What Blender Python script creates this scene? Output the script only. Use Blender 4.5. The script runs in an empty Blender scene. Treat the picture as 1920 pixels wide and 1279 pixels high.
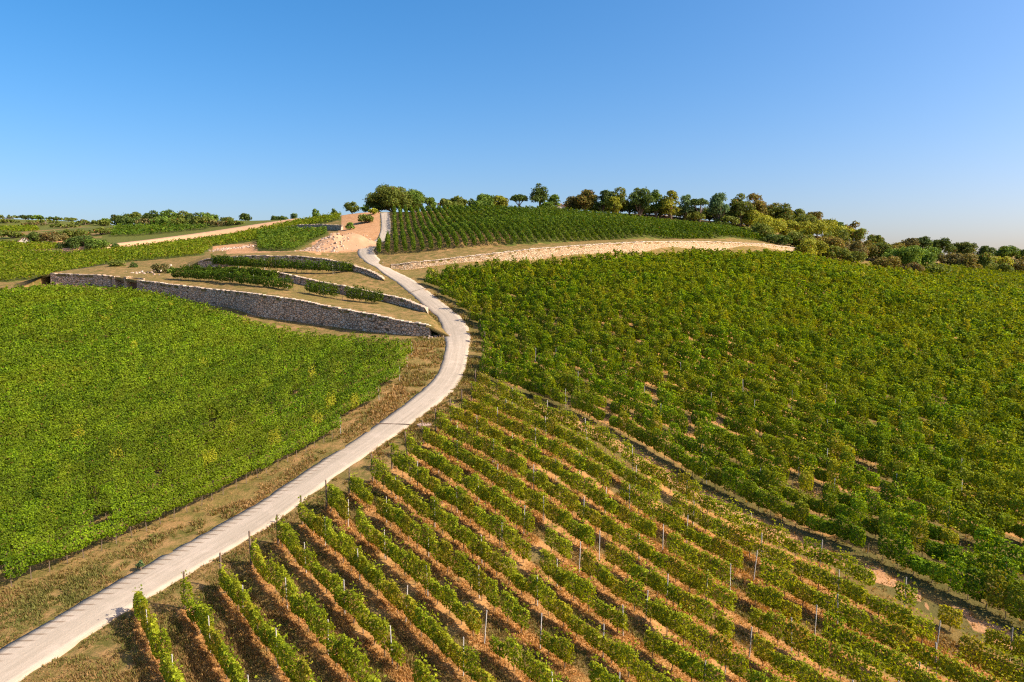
import bpy, math, numpy as np
from mathutils import Vector
rng = np.random.default_rng(7)
S = bpy.context.scene
COL = S.collection
R = math.radians

# ------------------------------------------------------------------ camera, world, sun, exposure
CZ = 20.0                       # the drone hovers 20 m over the lower vineyard
FPX, PW, PH, YH = 1280.0, 1920.0, 1279.0, 465.0
PITCH = math.atan((PH / 2 - YH) / FPX)
cam_d = bpy.data.cameras.new('camera'); cam = bpy.data.objects.new('camera', cam_d); COL.objects.link(cam)
cam_d.sensor_width = 36; cam_d.lens = 24; cam_d.clip_end = 6000
cam.location = (0, 0, CZ); cam.rotation_euler = (math.pi / 2 - PITCH, 0, 0)
S.camera = cam
SUN_EL, SUN_DIR = 40.0, (0.965, -0.26)
w = bpy.data.worlds.new('World'); S.world = w; w.use_nodes = True
nt = w.node_tree; bg = nt.nodes['Background']
sky = nt.nodes.new('ShaderNodeTexSky'); sky.sky_type = 'NISHITA'; sky.sun_disc = False
sky.sun_elevation = R(SUN_EL); sky.sun_rotation = math.atan2(SUN_DIR[0], SUN_DIR[1])
sky.altitude = 1000; sky.air_density = 1.07; sky.dust_density = 6.3; sky.ozone_density = 6.15
tcw = nt.nodes.new('ShaderNodeTexCoord'); sxw = nt.nodes.new('ShaderNodeSeparateXYZ'); cxw = nt.nodes.new('ShaderNodeCombineXYZ'); mzw = nt.nodes.new('ShaderNodeMath'); mzw.operation = 'MAXIMUM'; mzw.inputs[1].default_value = 0
mzv = nt.nodes.new('ShaderNodeMath'); mzv.operation = 'MULTIPLY_ADD'; mzv.inputs[1].default_value = .956; mzv.inputs[2].default_value = .043   # the sky a little above the murk of the horizon
nt.links.new(tcw.outputs['Generated'], sxw.inputs[0]); nt.links.new(sxw.outputs[0], cxw.inputs[0]); nt.links.new(sxw.outputs[1], cxw.inputs[1]); nt.links.new(sxw.outputs[2], mzw.inputs[0]); nt.links.new(mzw.outputs[0], mzv.inputs[0]); nt.links.new(mzv.outputs[0], cxw.inputs[2])
nt.links.new(cxw.outputs[0], sky.inputs['Vector'])
hs = nt.nodes.new('ShaderNodeHueSaturation'); hs.inputs['Saturation'].default_value = 1.3; nt.links.new(sky.outputs[0], hs.inputs['Color'])
wb = nt.nodes.new('ShaderNodeMix'); wb.data_type = 'RGBA'; wb.blend_type = 'MULTIPLY'; wb.inputs[0].default_value = 1; wb.inputs[7].default_value = (1.45, 1.11, .98, 1)   # the photograph's warm white balance
nt.links.new(hs.outputs[0], wb.inputs[6]); nt.links.new(wb.outputs[2], bg.inputs[0]); bg.inputs[1].default_value = 0.13
sl = bpy.data.lights.new('sun', 'SUN'); so = bpy.data.objects.new('sun', sl); COL.objects.link(so)
sl.energy = 4.6; sl.angle = R(0.5); sl.color = (1.0, 0.90, 0.74)
so.rotation_euler = Vector((-SUN_DIR[0] * math.cos(R(SUN_EL)), -SUN_DIR[1] * math.cos(R(SUN_EL)), -math.sin(R(SUN_EL)))).to_track_quat('-Z', 'Y').to_euler()
S.view_settings.view_transform = 'Standard'; S.view_settings.look = 'None'
S.cycles.use_denoising = False; S.cycles.pixel_filter_type = 'BLACKMAN_HARRIS'; S.cycles.filter_width = 1.2
S.view_settings.exposure = 0.80; S.view_settings.gamma = 1.0

# ------------------------------------------------------------------ projection and terrain
cp, sp = math.cos(PITCH), math.sin(PITCH)
def ray(px, py):
    u, v = (px - PW / 2) / FPX, (PH / 2 - py) / FPX
    return np.array([u, v * sp + cp, v * cp - sp])
def at(px, py, Y):               # the point seen at a photograph pixel, Y metres ahead
    d = ray(px, py); d = d * (Y / d[1]); return np.array([d[0], d[1], d[2] + CZ])
CP = [  # photograph pixel, metres ahead: the lie of the land
 (20,1245,33),(300,1085,41.5),(500,965,50),(620,888,56.5),(720,818,64),(800,755,72),(848,695,83),(866,640,97),(848,600,108),(805,560,121),
 (760,527,133),(720,500,146),(690,478,160),(697,462,176),(722,447,196),(722,420,222),(720,397,252),
 (0,1110,40),(450,935,53),(600,810,66),(750,700,82),(770,650,92),(0,900,58),(0,700,90),(300,700,88),(200,600,115),(450,640,104),
 (810,629,103),(650,612,113),(500,592,122),(400,572,132),(265,545,145),(96,534,158),(0,540,156),
 (500,540,136),(640,560,128),(400,520,150),(560,508,151),(440,497,158),(560,476,160),(620,470,174),(640,487,160),
 (0,505,195),(0,480,230),(0,452,330),(0,428,450),(0,411,560),(200,482,205),(200,468,240),(300,442,300),(160,417,520),(300,422,430),
 (480,415,370),(480,440,270),(430,470,200),(350,480,190),(650,440,205),(640,404,282),(560,412,330),(550,445,230),(700,398,262),
 (960,1279,31.8),(1225,904,55.8),(1330,959,51.7),(1475,1029,47),(1585,1064,43.9),(1760,1144,39.8),(1900,1285,34),(900,735,75),(1122,882,56.5),(1200,520,138),(1200,600,103),(1200,700,80),(1200,850,60),
 (1900,540,216),(1700,505,230),(1500,476,225),(1900,650,117),(1900,800,74),(1900,1000,47.5),(1550,600,122),(1550,750,77),(1550,950,52),
 (1550,520,160),(1750,560,165),(950,560,120),(960,640,96),(1000,520,139),
 (740,506,147),(850,494,149),(1000,488,156),(1200,474,172),(1350,471,193),(1490,475,222),
 (730,479,158),(850,467,159),(1000,457,165),(1200,446,182),(1350,447,203),(1450,452,232),
 (735,402,262),(960,396,262),(850,425,205),(1000,420,210),(1200,421,240),(1100,402,262),(1280,424,262),(1450,446,272),(1600,452,300),(1700,476,295),(1900,502,320),
 (1400,422,290),(1250,406,275),(800,396,275),(1920,490,390),(1750,478,340),
]
pts = [at(*c) for c in CP]
pts += [np.array(p, float) for p in [
 (0,0,-2.5),(-40,0,-.5),(45,0,-2),(-90,25,-1.5),(100,25,-3.5),(0,-45,-3),(-120,-45,-2),(120,-45,-7),(140,70,-2),(-150,70,2),(200,120,-3),(-220,120,8),
 (-20,335,28),(60,335,24),(110,380,5),(200,440,-12),(330,420,-20),(-139,460,26),(-222,530,26),(-325,650,28),(-70,370,22),(-500,760,28),
 (0,480,0),(150,560,-25),(-200,760,5),(350,650,-40),(0,800,-25),(-650,600,42),(-650,300,25),(-420,200,14),(450,200,-40),(450,800,-60),(-650,850,20),(300,250,-22)]]
P = np.array(pts)
SC = 100.0
def _k(r2): return np.where(r2 > 1e-12, r2 * np.log(np.maximum(r2, 1e-12)) * 0.5, 0.0)
A = P[:, :2] / SC; n = len(A)
K = _k(((A[:, None] - A[None]) ** 2).sum(-1)) + np.eye(n) * 2e-4
L = np.zeros((n + 3, n + 3)); L[:n, :n] = K; L[:n, n] = 1; L[:n, n + 1:] = A; L[n, :n] = 1; L[n + 1:, :n] = A.T
W = np.linalg.solve(L, np.r_[P[:, 2], 0, 0, 0])
GX0, GY0, GS = -660.0, -60.0, 2.0
gx = np.arange(GX0, 470, GS); gy = np.arange(GY0, 880, GS)
TG = np.empty((len(gy), len(gx)))
for j, yy in enumerate(gy):
    q = np.stack([gx, np.full_like(gx, yy)], 1) / SC
    TG[j] = _k(((q[:, None] - A[None]) ** 2).sum(-1)) @ W[:n] + W[n] + q @ W[n + 1:]
def T(x, y):
    x = np.asarray(x, float); y = np.asarray(y, float)
    fx = np.clip((x - GX0) / GS, 0, len(gx) - 1.001); fy = np.clip((y - GY0) / GS, 0, len(gy) - 1.001)
    i = fx.astype(int); j = fy.astype(int); a = fx - i; b = fy - j
    return (TG[j, i] * (1 - a) + TG[j, i + 1] * a) * (1 - b) + (TG[j + 1, i] * (1 - a) + TG[j + 1, i + 1] * a) * b
_yy = np.arange(12, 700, 0.25)
def G(px, py):                   # where the sight line through a photograph pixel meets the land
    d = ray(px, py); p = np.outer(_yy / d[1], d)
    below = np.nonzero(p[:, 2] + CZ < T(p[:, 0], p[:, 1]))[0]
    i = below[0] if len(below) else np.argmin(np.where(_yy < 320, p[:, 2] + CZ - T(p[:, 0], p[:, 1]), 1e9))
    q = p[i]; return np.array([q[0], q[1], float(T(q[0], q[1]))])
def Gs(l): return np.array([G(*p) for p in l])

# ------------------------------------------------------------------ helpers
def _hash(i, j, s):
    h = (i.astype(np.int64) * 374761393 + j.astype(np.int64) * 668265263 + s * 1442695041) & 0xffffffff
    h = ((h ^ (h >> 13)) * 1274126177) & 0xffffffff
    return ((h ^ (h >> 16)) & 0xffff) / 65535.0
def vn(x, y, s=0):               # value noise 0..1
    x = np.asarray(x, float); y = np.asarray(y, float)
    i = np.floor(x); j = np.floor(y); a = x - i; b = y - j
    a = a * a * (3 - 2 * a); b = b * b * (3 - 2 * b)
    return (_hash(i, j, s) * (1 - a) + _hash(i + 1, j, s) * a) * (1 - b) + (_hash(i, j + 1, s) * (1 - a) + _hash(i + 1, j + 1, s) * a) * b
def fbm(x, y, s=0): return vn(x, y, s) * .5 + vn(x * 2.1, y * 2.1, s + 1) * .3 + vn(x * 4.3, y * 4.3, s + 2) * .2
def inside(poly, x, y):
    poly = np.asarray(poly)[:, :2]; x = np.asarray(x, float); y = np.asarray(y, float); c = np.zeros(x.shape, bool)
    for (x0, y0), (x1, y1) in zip(poly, np.roll(poly, -1, 0)):
        m = ((y0 > y) != (y1 > y)); xi = (x1 - x0) * (y - y0) / ((y1 - y0) if y1 != y0 else 1e-9) + x0
        c ^= m & (x < xi)
    return c
class MB:                        # collects faces, then links them as ONE mesh object
    def __init__(s): s.v = []; s.f = []; s.n = []; s.c = []; s.m = []; s.k = 0
    def add(s, v, f, col=(1, 1, 1), mat=0):
        v = np.asarray(v, float); f = np.asarray(f, int)
        s.v.append(v); s.f.append((f + s.k).ravel()); s.n.append(np.full(len(f), f.shape[1])); s.k += len(v)
        s.c.append(np.broadcast_to(np.asarray(col, float), (len(v), 3))); s.m.append(np.full(len(f), mat)); return s
    def mesh(s, name, mats, origin=(0, 0, 0), smooth=False):
        v = np.concatenate(s.v) - np.asarray(origin); f = np.concatenate(s.f); nn = np.concatenate(s.n)
        me = bpy.data.meshes.new(name); me.vertices.add(len(v)); me.vertices.foreach_set('co', v.astype(np.float32).ravel())
        me.loops.add(len(f)); me.loops.foreach_set('vertex_index', f.astype(np.int32))
        me.polygons.add(len(nn)); st = np.r_[0, np.cumsum(nn)[:-1]].astype(np.int32)
        me.polygons.foreach_set('loop_start', st); me.polygons.foreach_set('loop_total', nn.astype(np.int32))
        for m in mats: me.materials.append(m)
        me.polygons.foreach_set('material_index', np.concatenate(s.m).astype(np.int32))
        me.polygons.foreach_set('use_smooth', np.full(len(nn), smooth))
        c = np.concatenate(s.c); ca = me.color_attributes.new('col', 'FLOAT_COLOR', 'POINT')
        ca.data.foreach_set('color', np.c_[c, np.ones(len(c))].astype(np.float32).ravel())
        me.update(calc_edges=True); return me
    def build(s, name, mats, origin=(0, 0, 0), parent=None, loc=None, smooth=False):
        o = bpy.data.objects.new(name, s.mesh(name, mats if isinstance(mats, list) else [mats], origin, smooth)); COL.objects.link(o)
        if parent is not None:
            o.parent = parent; o.location = (0, 0, 0) if loc is None else loc
        else: o.location = origin if loc is None else loc
        return o
def tag(o, label=None, cat=None, group=None, kind=None):
    if label: o['label'] = label
    if cat: o['category'] = cat
    if group: o['group'] = group
    if kind: o['kind'] = kind
    return o
def empty(name, loc, label, cat, group=None, rz=0):
    o = bpy.data.objects.new(name, None); COL.objects.link(o); o.location = loc; o.rotation_euler = (0, 0, rz); o.empty_display_size = .3
    return tag(o, label, cat, group)
def copy_part(o, parent, loc, rz=0, sc=(1, 1, 1), tilt=(0, 0)):
    c = o.copy(); COL.objects.link(c); c.parent = parent; c.location = loc; c.rotation_euler = (tilt[0], tilt[1], rz); c.scale = sc; return c
def unit(a): return a / np.maximum(np.linalg.norm(a, axis=-1, keepdims=True), 1e-9)
def add_leaves(mb, p, nrm, size, col, mat=0, asp=.8, r=rng):
    n = len(p); nrm = unit(nrm); t = unit(np.cross(nrm, r.normal(size=(n, 3)))); b = np.cross(nrm, t)
    s = np.asarray(size)[:, None] * .5
    fold = nrm * s * .25
    v = np.stack([p - t * s, p - b * s * asp + fold, p + t * s, p + b * s * asp + fold], 1).reshape(-1, 3)
    mb.add(v, np.arange(4 * n).reshape(-1, 4), np.repeat(col, 4, 0), mat)
def add_tube(mb, path, rad, sides=6, col=(1, 1, 1), mat=0, cap=True):
    path = np.asarray(path, float); n = len(path); rad = np.broadcast_to(rad, (n,))
    d = unit(np.gradient(path, axis=0)); ref = np.array([0.3, 1, 0.1]); a = unit(np.cross(d, ref)); b = np.cross(d, a)
    th = np.arange(sides) * 2 * math.pi / sides
    v = (path[:, None] + (a[:, None] * np.cos(th)[None, :, None] + b[:, None] * np.sin(th)[None, :, None]) * rad[:, None, None]).reshape(-1, 3)
    f = [(i * sides + j, i * sides + (j + 1) % sides, (i + 1) * sides + (j + 1) % sides, (i + 1) * sides + j) for i in range(n - 1) for j in range(sides)]
    mb.add(v, f, col, mat)
    if cap: mb.add(v[-sides:], [list(range(sides))], col, mat)
def add_box(mb, lo, hi, col=(1, 1, 1), mat=0):
    (x0, y0, z0), (x1, y1, z1) = lo, hi
    v = [(x0,y0,z0),(x1,y0,z0),(x1,y1,z0),(x0,y1,z0),(x0,y0,z1),(x1,y0,z1),(x1,y1,z1),(x0,y1,z1)]
    mb.add(v, [(0,3,2,1),(4,5,6,7),(0,1,5,4),(1,2,6,5),(2,3,7,6),(3,0,4,7)], col, mat)
def resample(pl, step):
    pl = np.asarray(pl, float); s = np.r_[0, np.cumsum(np.linalg.norm(np.diff(pl, axis=0), axis=1))]
    t = np.linspace(0, s[-1], max(2, int(s[-1] / step) + 1)); return np.stack([np.interp(t, s, pl[:, i]) for i in range(pl.shape[1])], 1)
def smooth_line(pl, it=2):
    pl = np.asarray(pl, float)
    for _ in range(it):
        q = pl.copy(); q[1:-1] = pl[:-2] * .25 + pl[1:-1] * .5 + pl[2:] * .25; pl = q
    return pl
ONES = 'zero first second third fourth fifth sixth seventh eighth ninth tenth eleventh twelfth thirteenth fourteenth fifteenth sixteenth seventeenth eighteenth nineteenth'.split()
TENS = {2: 'twent', 3: 'thirt', 4: 'fort', 5: 'fift', 6: 'sixt', 7: 'sevent', 8: 'eight', 9: 'ninet'}
def ordinal(k):
    if k < 20: return ONES[k]
    if k >= 100: return 'hundred and ' + ordinal(k - 100) if k > 100 else 'hundredth'
    return TENS[k // 10] + ('ieth' if k % 10 == 0 else 'y-' + ONES[k % 10])

# ------------------------------------------------------------------ materials
class N:
    def __init__(s, name):
        s.m = bpy.data.materials.new(name); s.m.use_nodes = True; s.t = s.m.node_tree; s.t.nodes.clear()
        s.out = s.t.nodes.new('ShaderNodeOutputMaterial')
    def n(s, typ, **kw):
        x = s.t.nodes.new('ShaderNode' + typ)
        for k, v in kw.items():
            if k.startswith('i_'):
                k = k[2:]; x.inputs[int(k) if k.isdigit() else k.replace('_', ' ')].default_value = v
            else: setattr(x, k, v)
        return x
    def l(s, a, b): s.t.links.new(a, b)
    def math(s, op, a, b=None, clamp=False):
        x = s.t.nodes.new('ShaderNodeMath'); x.operation = op; x.use_clamp = clamp
        for i, q in enumerate((a, b)):
            if q is None: continue
            if isinstance(q, (int, float)): x.inputs[i].default_value = q
            else: s.l(q, x.inputs[i])
        return x.outputs[0]
    def mix(s, f, a, b, mode='MIX'):
        x = s.t.nodes.new('ShaderNodeMix'); x.data_type = 'RGBA'; x.blend_type = mode
        for q, i in ((f, 0), (a, 6), (b, 7)):
            if isinstance(q, (int, float)): x.inputs[i].default_value = q
            elif isinstance(q, tuple): x.inputs[i].default_value = (*q, 1)
            else: s.l(q, x.inputs[i])
        return x.outputs[2]
    def noise(s, vec, scale, detail=3, rough=.55, dist=0):
        x = s.n('TexNoise'); x.inputs['Scale'].default_value = scale; x.inputs['Detail'].default_value = detail
        x.inputs['Roughness'].default_value = rough; x.inputs['Distortion'].default_value = dist
        if vec is not None: s.l(vec, x.inputs['Vector'])
        return x.outputs[0]
    def ramp(s, f, a, b):
        x = s.n('MapRange'); x.inputs[1].default_value = a; x.inputs[2].default_value = b; s.l(f, x.inputs[0]); return x.outputs[0]
    def finish(s, col, rough=.9, bump=None, dist=.05, spec=.2):
        p = s.n('BsdfPrincipled'); p.inputs['Roughness'].default_value = rough; p.inputs['Specular IOR Level'].default_value = spec
        if isinstance(col, tuple): p.inputs['Base Color'].default_value = (*col, 1)
        else: s.l(col, p.inputs['Base Color'])
        if bump is not None:
            b = s.n('Bump'); b.inputs['Distance'].default_value = dist; b.inputs['Strength'].default_value = .8; s.l(bump, b.inputs['Height']); s.l(b.outputs[0], p.inputs['Normal'])
        s.l(p.outputs[0], s.out.inputs[0]); return s.m
def leaf_mat(name, yellow, ylo, yhi, yamt, scale=.09, transl=.32, per_obj=0.0):
    g = N(name); c = g.n('Attribute', attribute_name='col').outputs['Color']; pos = g.n('NewGeometry').outputs['Position']
    f = g.math('MULTIPLY', g.ramp(g.noise(pos, scale, 4, .62), ylo, yhi), yamt)
    if per_obj:
        r = g.n('ObjectInfo').outputs['Random']; f = g.math('ADD', f, g.math('MULTIPLY', g.math('POWER', r, 3.0), per_obj), True)
    c = g.mix(f, c, yellow)
    p = g.n('BsdfPrincipled'); p.inputs['Roughness'].default_value = .6; p.inputs['Specular IOR Level'].default_value = .12; g.l(c, p.inputs['Base Color'])
    t = g.n('BsdfTranslucent'); g.l(g.mix(1.0, c, (1.5, 1.3, .35), 'MULTIPLY'), t.inputs[0])
    m = g.n('MixShader'); m.inputs[0].default_value = transl; g.l(p.outputs[0], m.inputs[1]); g.l(t.outputs[0], m.inputs[2]); g.l(m.outputs[0], g.out.inputs[0]); return g.m
M = {}
M['vine_near'] = leaf_mat('vine_near', (.33, .30, .015), .44, .72, .45, .16, .44, .30)
M['vine_right'] = leaf_mat('vine_right', (.28, .28, .010), .44, .66, .5, .09, .32)
M['vine_left'] = leaf_mat('vine_left', (.24, .25, .008), .48, .72, .4, .06, .40)
M['vine_hill'] = leaf_mat('vine_hill', (.17, .18, .010), .5, .8, .4, .05, .33)
M['tree'] = leaf_mat('tree_leaf', (.17, .15, .02), .5, .8, .35, .25, .25)
g = N('bark'); M['bark'] = g.finish(g.mix(g.noise(g.n('TexCoord').outputs['Object'], 9, 4), (.10, .065, .04), (.22, .16, .11)), .95)
g = N('post_wood'); M['wood'] = g.finish(g.mix(g.noise(g.n('TexCoord').outputs['Object'], 6, 4), (.11, .07, .045), (.27, .19, .13)), .9)
g = N('post_metal'); M['metal'] = g.finish(g.mix(g.noise(g.n('TexCoord').outputs['Object'], 4, 2), (.40, .37, .33), (.56, .52, .46)), .55)
def attr_mat(name, rough=.95, nscale=3.0, amt=.5):
    g = N(name); c = g.n('Attribute', attribute_name='col').outputs['Color']
    v = g.noise(g.n('NewGeometry').outputs['Position'], nscale, 4); v = g.math('ADD', g.math('MULTIPLY', v, amt * 2), 1 - amt)
    x = g.n('VectorMath', operation='SCALE'); g.l(c, x.inputs[0]); g.l(v, x.inputs['Scale']); return g.finish(x.outputs[0], rough)
M['attr'] = attr_mat('rock'); M['grass'] = leaf_mat('grass_blade', (.30, .19, .06), .35, .7, .5, .35, .3)

ROW_AZ = R(-38.9); RU = np.array([math.sin(ROW_AZ), math.cos(ROW_AZ)]); RN = np.array([RU[1], -RU[0]])
SP = 2.36
PHASE = float(G(347, 1146)[:2] @ RN) % SP
# ground
g = N('ground'); pos = g.n('NewGeometry').outputs['Position']
za = g.n('Attribute', attribute_name='zone'); sep = g.n('SeparateColor'); g.l(za.outputs['Color'], sep.inputs[0])
n_big = g.noise(pos, .12, 5, .6); n_mid = g.noise(pos, .7, 5, .65); n_fine = g.noise(pos, 5.0, 4, .7)
grass = g.mix(g.ramp(n_mid, .38, .62), (.105, .092, .02), (.31, .18, .07))
grass = g.mix(g.ramp(n_big, .45, .7), grass, (.15, .12, .03))
grass = g.mix(g.math('MULTIPLY', g.ramp(n_fine, .5, .75), .6), grass, (.36, .21, .09))
grass = g.mix(g.math('MULTIPLY', g.ramp(g.noise(pos, 1.6, 5, .7), .52, .66), .75), grass, (.085, .09, .018))
dv = g.n('VectorMath', operation='DOT_PRODUCT'); g.l(pos, dv.inputs[0]); dv.inputs[1].default_value = (RN[0], RN[1], 0)
off = g.math('ADD', g.math('SUBTRACT', dv.outputs['Value'], PHASE), g.math('MULTIPLY', g.math('SUBTRACT', n_mid, .5), .55))
tri = g.math('ABSOLUTE', g.math('SUBTRACT', g.math('FRACT', g.math('ADD', g.math('DIVIDE', off, SP), .5)), .5))
under = g.ramp(tri, .27, .17)
soil = g.mix(g.ramp(n_mid, .35, .65), (.13, .105, .035), (.26, .16, .06))
strip = g.mix(g.ramp(n_fine, .35, .65), (.36, .17, .052), (.49, .27, .10))
soil = g.mix(under, soil, strip)
soil = g.mix(g.math('MULTIPLY', g.ramp(n_mid, .52, .66), .7), soil, (.17, .13, .035))
soil = g.mix(g.math('MULTIPLY', sep.outputs[2], .75), soil, (.10, .09, .025))
earth = g.mix(g.ramp(n_mid, .35, .65), (.36, .18, .075), (.48, .27, .13))
earth = g.mix(g.math('MULTIPLY', g.ramp(n_fine, .5, .7), .5), earth, (.36, .19, .09))
green = g.mix(n_mid, (.07, .085, .015), (.13, .13, .025))
wob = lambda o: g.ramp(g.math('ADD', o, g.math('MULTIPLY', g.math('SUBTRACT', n_mid, .5), .7)), .35, .65)
c = g.mix(wob(sep.outputs[0]), grass, soil); c = g.mix(wob(sep.outputs[1]), c, earth); c = g.mix(g.math('MULTIPLY', wob(sep.outputs[2]), g.math('SUBTRACT', 1, sep.outputs[0])), c, green)
M['ground'] = g.finish(c, .97, g.math('ADD', g.math('MULTIPLY', n_mid, .7), g.math('MULTIPLY', n_fine, .3)), .25, .1)
# road
g = N('road'); uv = g.n('UVMap', uv_map='UVMap').outputs[0]; su = g.n('SeparateXYZ'); g.l(uv, su.inputs[0]); U, V = su.outputs[0], su.outputs[1]
pos = g.n('NewGeometry').outputs['Position']; nf = g.noise(pos, 6, 5, .7); nm = g.noise(pos, .8, 3)
cmb = g.n('CombineXYZ'); g.l(g.math('MULTIPLY', U, .08), cmb.inputs[0]); g.l(g.math('MULTIPLY', V, 9), cmb.inputs[1])
streak = g.noise(cmb.outputs[0], 1.0, 4, .6)
c = g.mix(g.ramp(streak, .35, .65), (.34, .28, .205), (.43, .355, .265)); c = g.mix(g.math('MULTIPLY', g.ramp(nf, .5, .75), .35), c, (.44, .32, .22)); c = g.mix(g.math('MULTIPLY', g.ramp(nm, .5, .75), .3), c, (.62, .50, .39))
dist = g.math('ABSOLUTE', g.math('SUBTRACT', V, .12)); tickmask = g.ramp(g.math('ADD', dist, g.math('MULTIPLY', g.math('SUBTRACT', nm, .5), .10)),  .24, .15)
ph = g.math('FRACT', g.math('ADD', g.math('DIVIDE', U, .62), g.math('MULTIPLY', V, -1.6)))
tick = g.math('MULTIPLY', g.math('MULTIPLY', g.ramp(g.math('ABSOLUTE', g.math('SUBTRACT', ph, .5)), .16, .06), tickmask), g.ramp(U, 38, 26))
c = g.mix(g.math('MULTIPLY', tick, .8), c, (.20, .14, .09))
edge = g.ramp(g.math('ADD', g.math('ABSOLUTE', g.math('SUBTRACT', V, .5)), g.math('MULTIPLY', g.math('SUBTRACT', nf, .5), .12)), .46, .51)
c = g.mix(g.math('MULTIPLY', edge, .5), c, (.38, .26, .15))
M['road'] = g.finish(c, .95, nf, .03, .1)
# walls
def stone(name, cols, mortar, scale):
    g = N(name); tc = g.n('UVMap', uv_map='UVMap').outputs[0]; mp = g.n('Mapping'); mp.inputs['Scale'].default_value = (1, 1.55, 1); g.l(tc, mp.inputs[0])
    v = g.n('TexVoronoi'); v.inputs['Scale'].default_value = scale; v.inputs['Randomness'].default_value = .85; g.l(mp.outputs[0], v.inputs['Vector'])
    v2 = g.n('TexVoronoi'); v2.feature = 'DISTANCE_TO_EDGE'; v2.inputs['Scale'].default_value = scale; v2.inputs['Randomness'].default_value = .85; g.l(mp.outputs[0], v2.inputs['Vector'])
    sc = g.n('SeparateColor'); g.l(v.outputs['Color'], sc.inputs[0])
    c = g.mix(sc.outputs[0], cols[0], cols[1]); c = g.mix(g.ramp(sc.outputs[1], .55, .9), c, cols[2])
    c = g.mix(g.math('MULTIPLY', g.noise(tc, 7, 4), .4), c, cols[0])
    c = g.mix(g.ramp(v2.outputs['Distance'], .09, .02), c, mortar)
    return g.finish(c, .95, g.ramp(v2.outputs['Distance'], 0, .16), .12, .1)
M['stone_grey'] = stone('stone_grey', [(.42, .28, .18), (.76, .58, .41), (.76, .48, .28)], (.11, .075, .045), 1.7)
M['stone_pale'] = stone('stone_pale', [(.52, .36, .20), (.70, .55, .37), (.60, .36, .19)], (.30, .20, .11), 2.4)
g = N('coping'); M['coping'] = g.finish(g.mix(g.noise(g.n('NewGeometry').outputs['Position'], 2.5, 3), (.34, .26, .18), (.62, .50, .38)), .95)

# ------------------------------------------------------------------ outlines of the fields, traced on the land
NEAR = Gs([(250,1152),(347,1146),(418,1100),(527,1012),(600,962),(660,925),(733,878),(762,856),(816,812),(843,795),(880,757),(897,722),(905,702),
           (1225,870),(1490,985),(1920,1165),(2090,1240),(2090,1330),(1500,1400),(900,1400),(250,1400)])
OB = float((Gs([(899,740),(960,764),(1225,904),(1330,959),(1475,1029),(1585,1064),(1760,1144),(1900,1210)])[:, :2] @ RN).mean())
LASTN = PHASE + round((OB - .6 * SP - PHASE) / SP) * SP        # the last row of the sparse vineyard; the bare strip follows it
RIGHT = Gs([(890,748),(905,690),(906,655),(906,632),(880,603),(850,575),(822,552),(796,532),(800,523),(850,513),(960,502),(1100,492),(1260,482),(1435,481),
            (1500,486),(1620,505),(1700,517),(1920,553),(2050,575),(2120,800),(2120,1330),(1920,1260),(1475,1070),(1225,945)])
LEFT = Gs([(-170,1190),(0,1112),(300,1003),(455,932),(570,868),(612,835),(660,800),(735,735),(760,700),(772,668),(700,655),(600,648),(500,628),(420,600),(330,572),
           (250,557),(100,550),(0,557),(-170,575),(-330,800)])
HILL = np.array(list(Gs([(717,458),(705,468),(706,479),(740,478),(800,474),(850,469),(1000,459),(1200,448),(1350,449),(1440,453)])) +
                [at(1400,440,252), at(1290,417,258), at(1100,391,256), at(960,385,258), at(850,388,258), at(738,393,256), at(737,425,222), at(738,445,200)])
FAR1 = Gs([(-100,540),(0,530),(95,520),(215,494),(380,479),(400,462),(480,452),(535,434),(640,413),(640,405),(560,417),(480,433),(325,458),(250,469),(130,480),(0,474),(-100,474)])
FAR2 = Gs([(482,471),(548,471),(580,456),(612,442),(615,435),(540,435),(482,441)])
FAR3 = Gs([(207,444),(260,443),(350,434),(400,429),(330,425),(215,429)])
FARR = Gs([(1700,508),(1745,503),(1920,512),(2050,520),(2050,570),(1920,548)])
FAR5 = Gs([(-60,437),(0,436),(75,433),(70,426),(0,427),(-60,427)])
FAR4 = Gs([(-60,470),(110,470),(110,462),(30,458),(-60,458)])
EARTH = [Gs([(640,404),(712,397),(716,450),(690,458),(672,472),(600,474),(575,472),(590,450),(630,440),(640,420)]),
         Gs([(400,470),(480,470),(480,458),(400,458)]), Gs([(425,468),(600,474),(600,480),(425,476)]),
         Gs([(86,464),(118,464),(118,450),(86,450)]), Gs([(1020,394),(1078,394),(1078,386),(1020,386)]), Gs([(1238,411),(1264,411),(1262,402),(1240,402)])]

# ------------------------------------------------------------------ ground sheet
rr = np.exp(np.arange(math.log(7), math.log(900), .0115)); az = np.radians(np.concatenate([np.arange(-88, -44, 1.0), np.arange(-44, 44, .25), np.arange(44, 88.1, 1.0)]))
RRg, AZg = np.meshgrid(rr, az, indexing='ij'); X = RRg * np.sin(AZg); Y = RRg * np.cos(AZg) - 4
Z = T(X, Y) + (fbm(X * .5, Y * .5, 3) - .5) * .18 * np.clip(RRg / 40, .3, 1.2)
v = np.stack([X, Y, Z], -1).reshape(-1, 3); nr, na = X.shape
idx = np.arange(nr * na).reshape(nr, na)
f = np.stack([idx[:-1, :-1], idx[:-1, 1:], idx[1:, 1:], idx[1:, :-1]], -1).reshape(-1, 4)[:, ::-1]
x, y = v[:, 0], v[:, 1]
oo = x * RN[0] + y * RN[1] - LASTN; STRIPM = (inside(NEAR, x, y) | inside(RIGHT, x, y)) & (oo > 1.2) & (oo < 1.6 * SP - 1.2)
soilz = inside(NEAR, x, y) | inside(RIGHT, x, y)
earthz = np.zeros(len(x), bool)
for e in EARTH: earthz |= inside(e, x, y)
earthz |= STRIPM & (fbm(x * .3, y * .3, 17) > .33)
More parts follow.
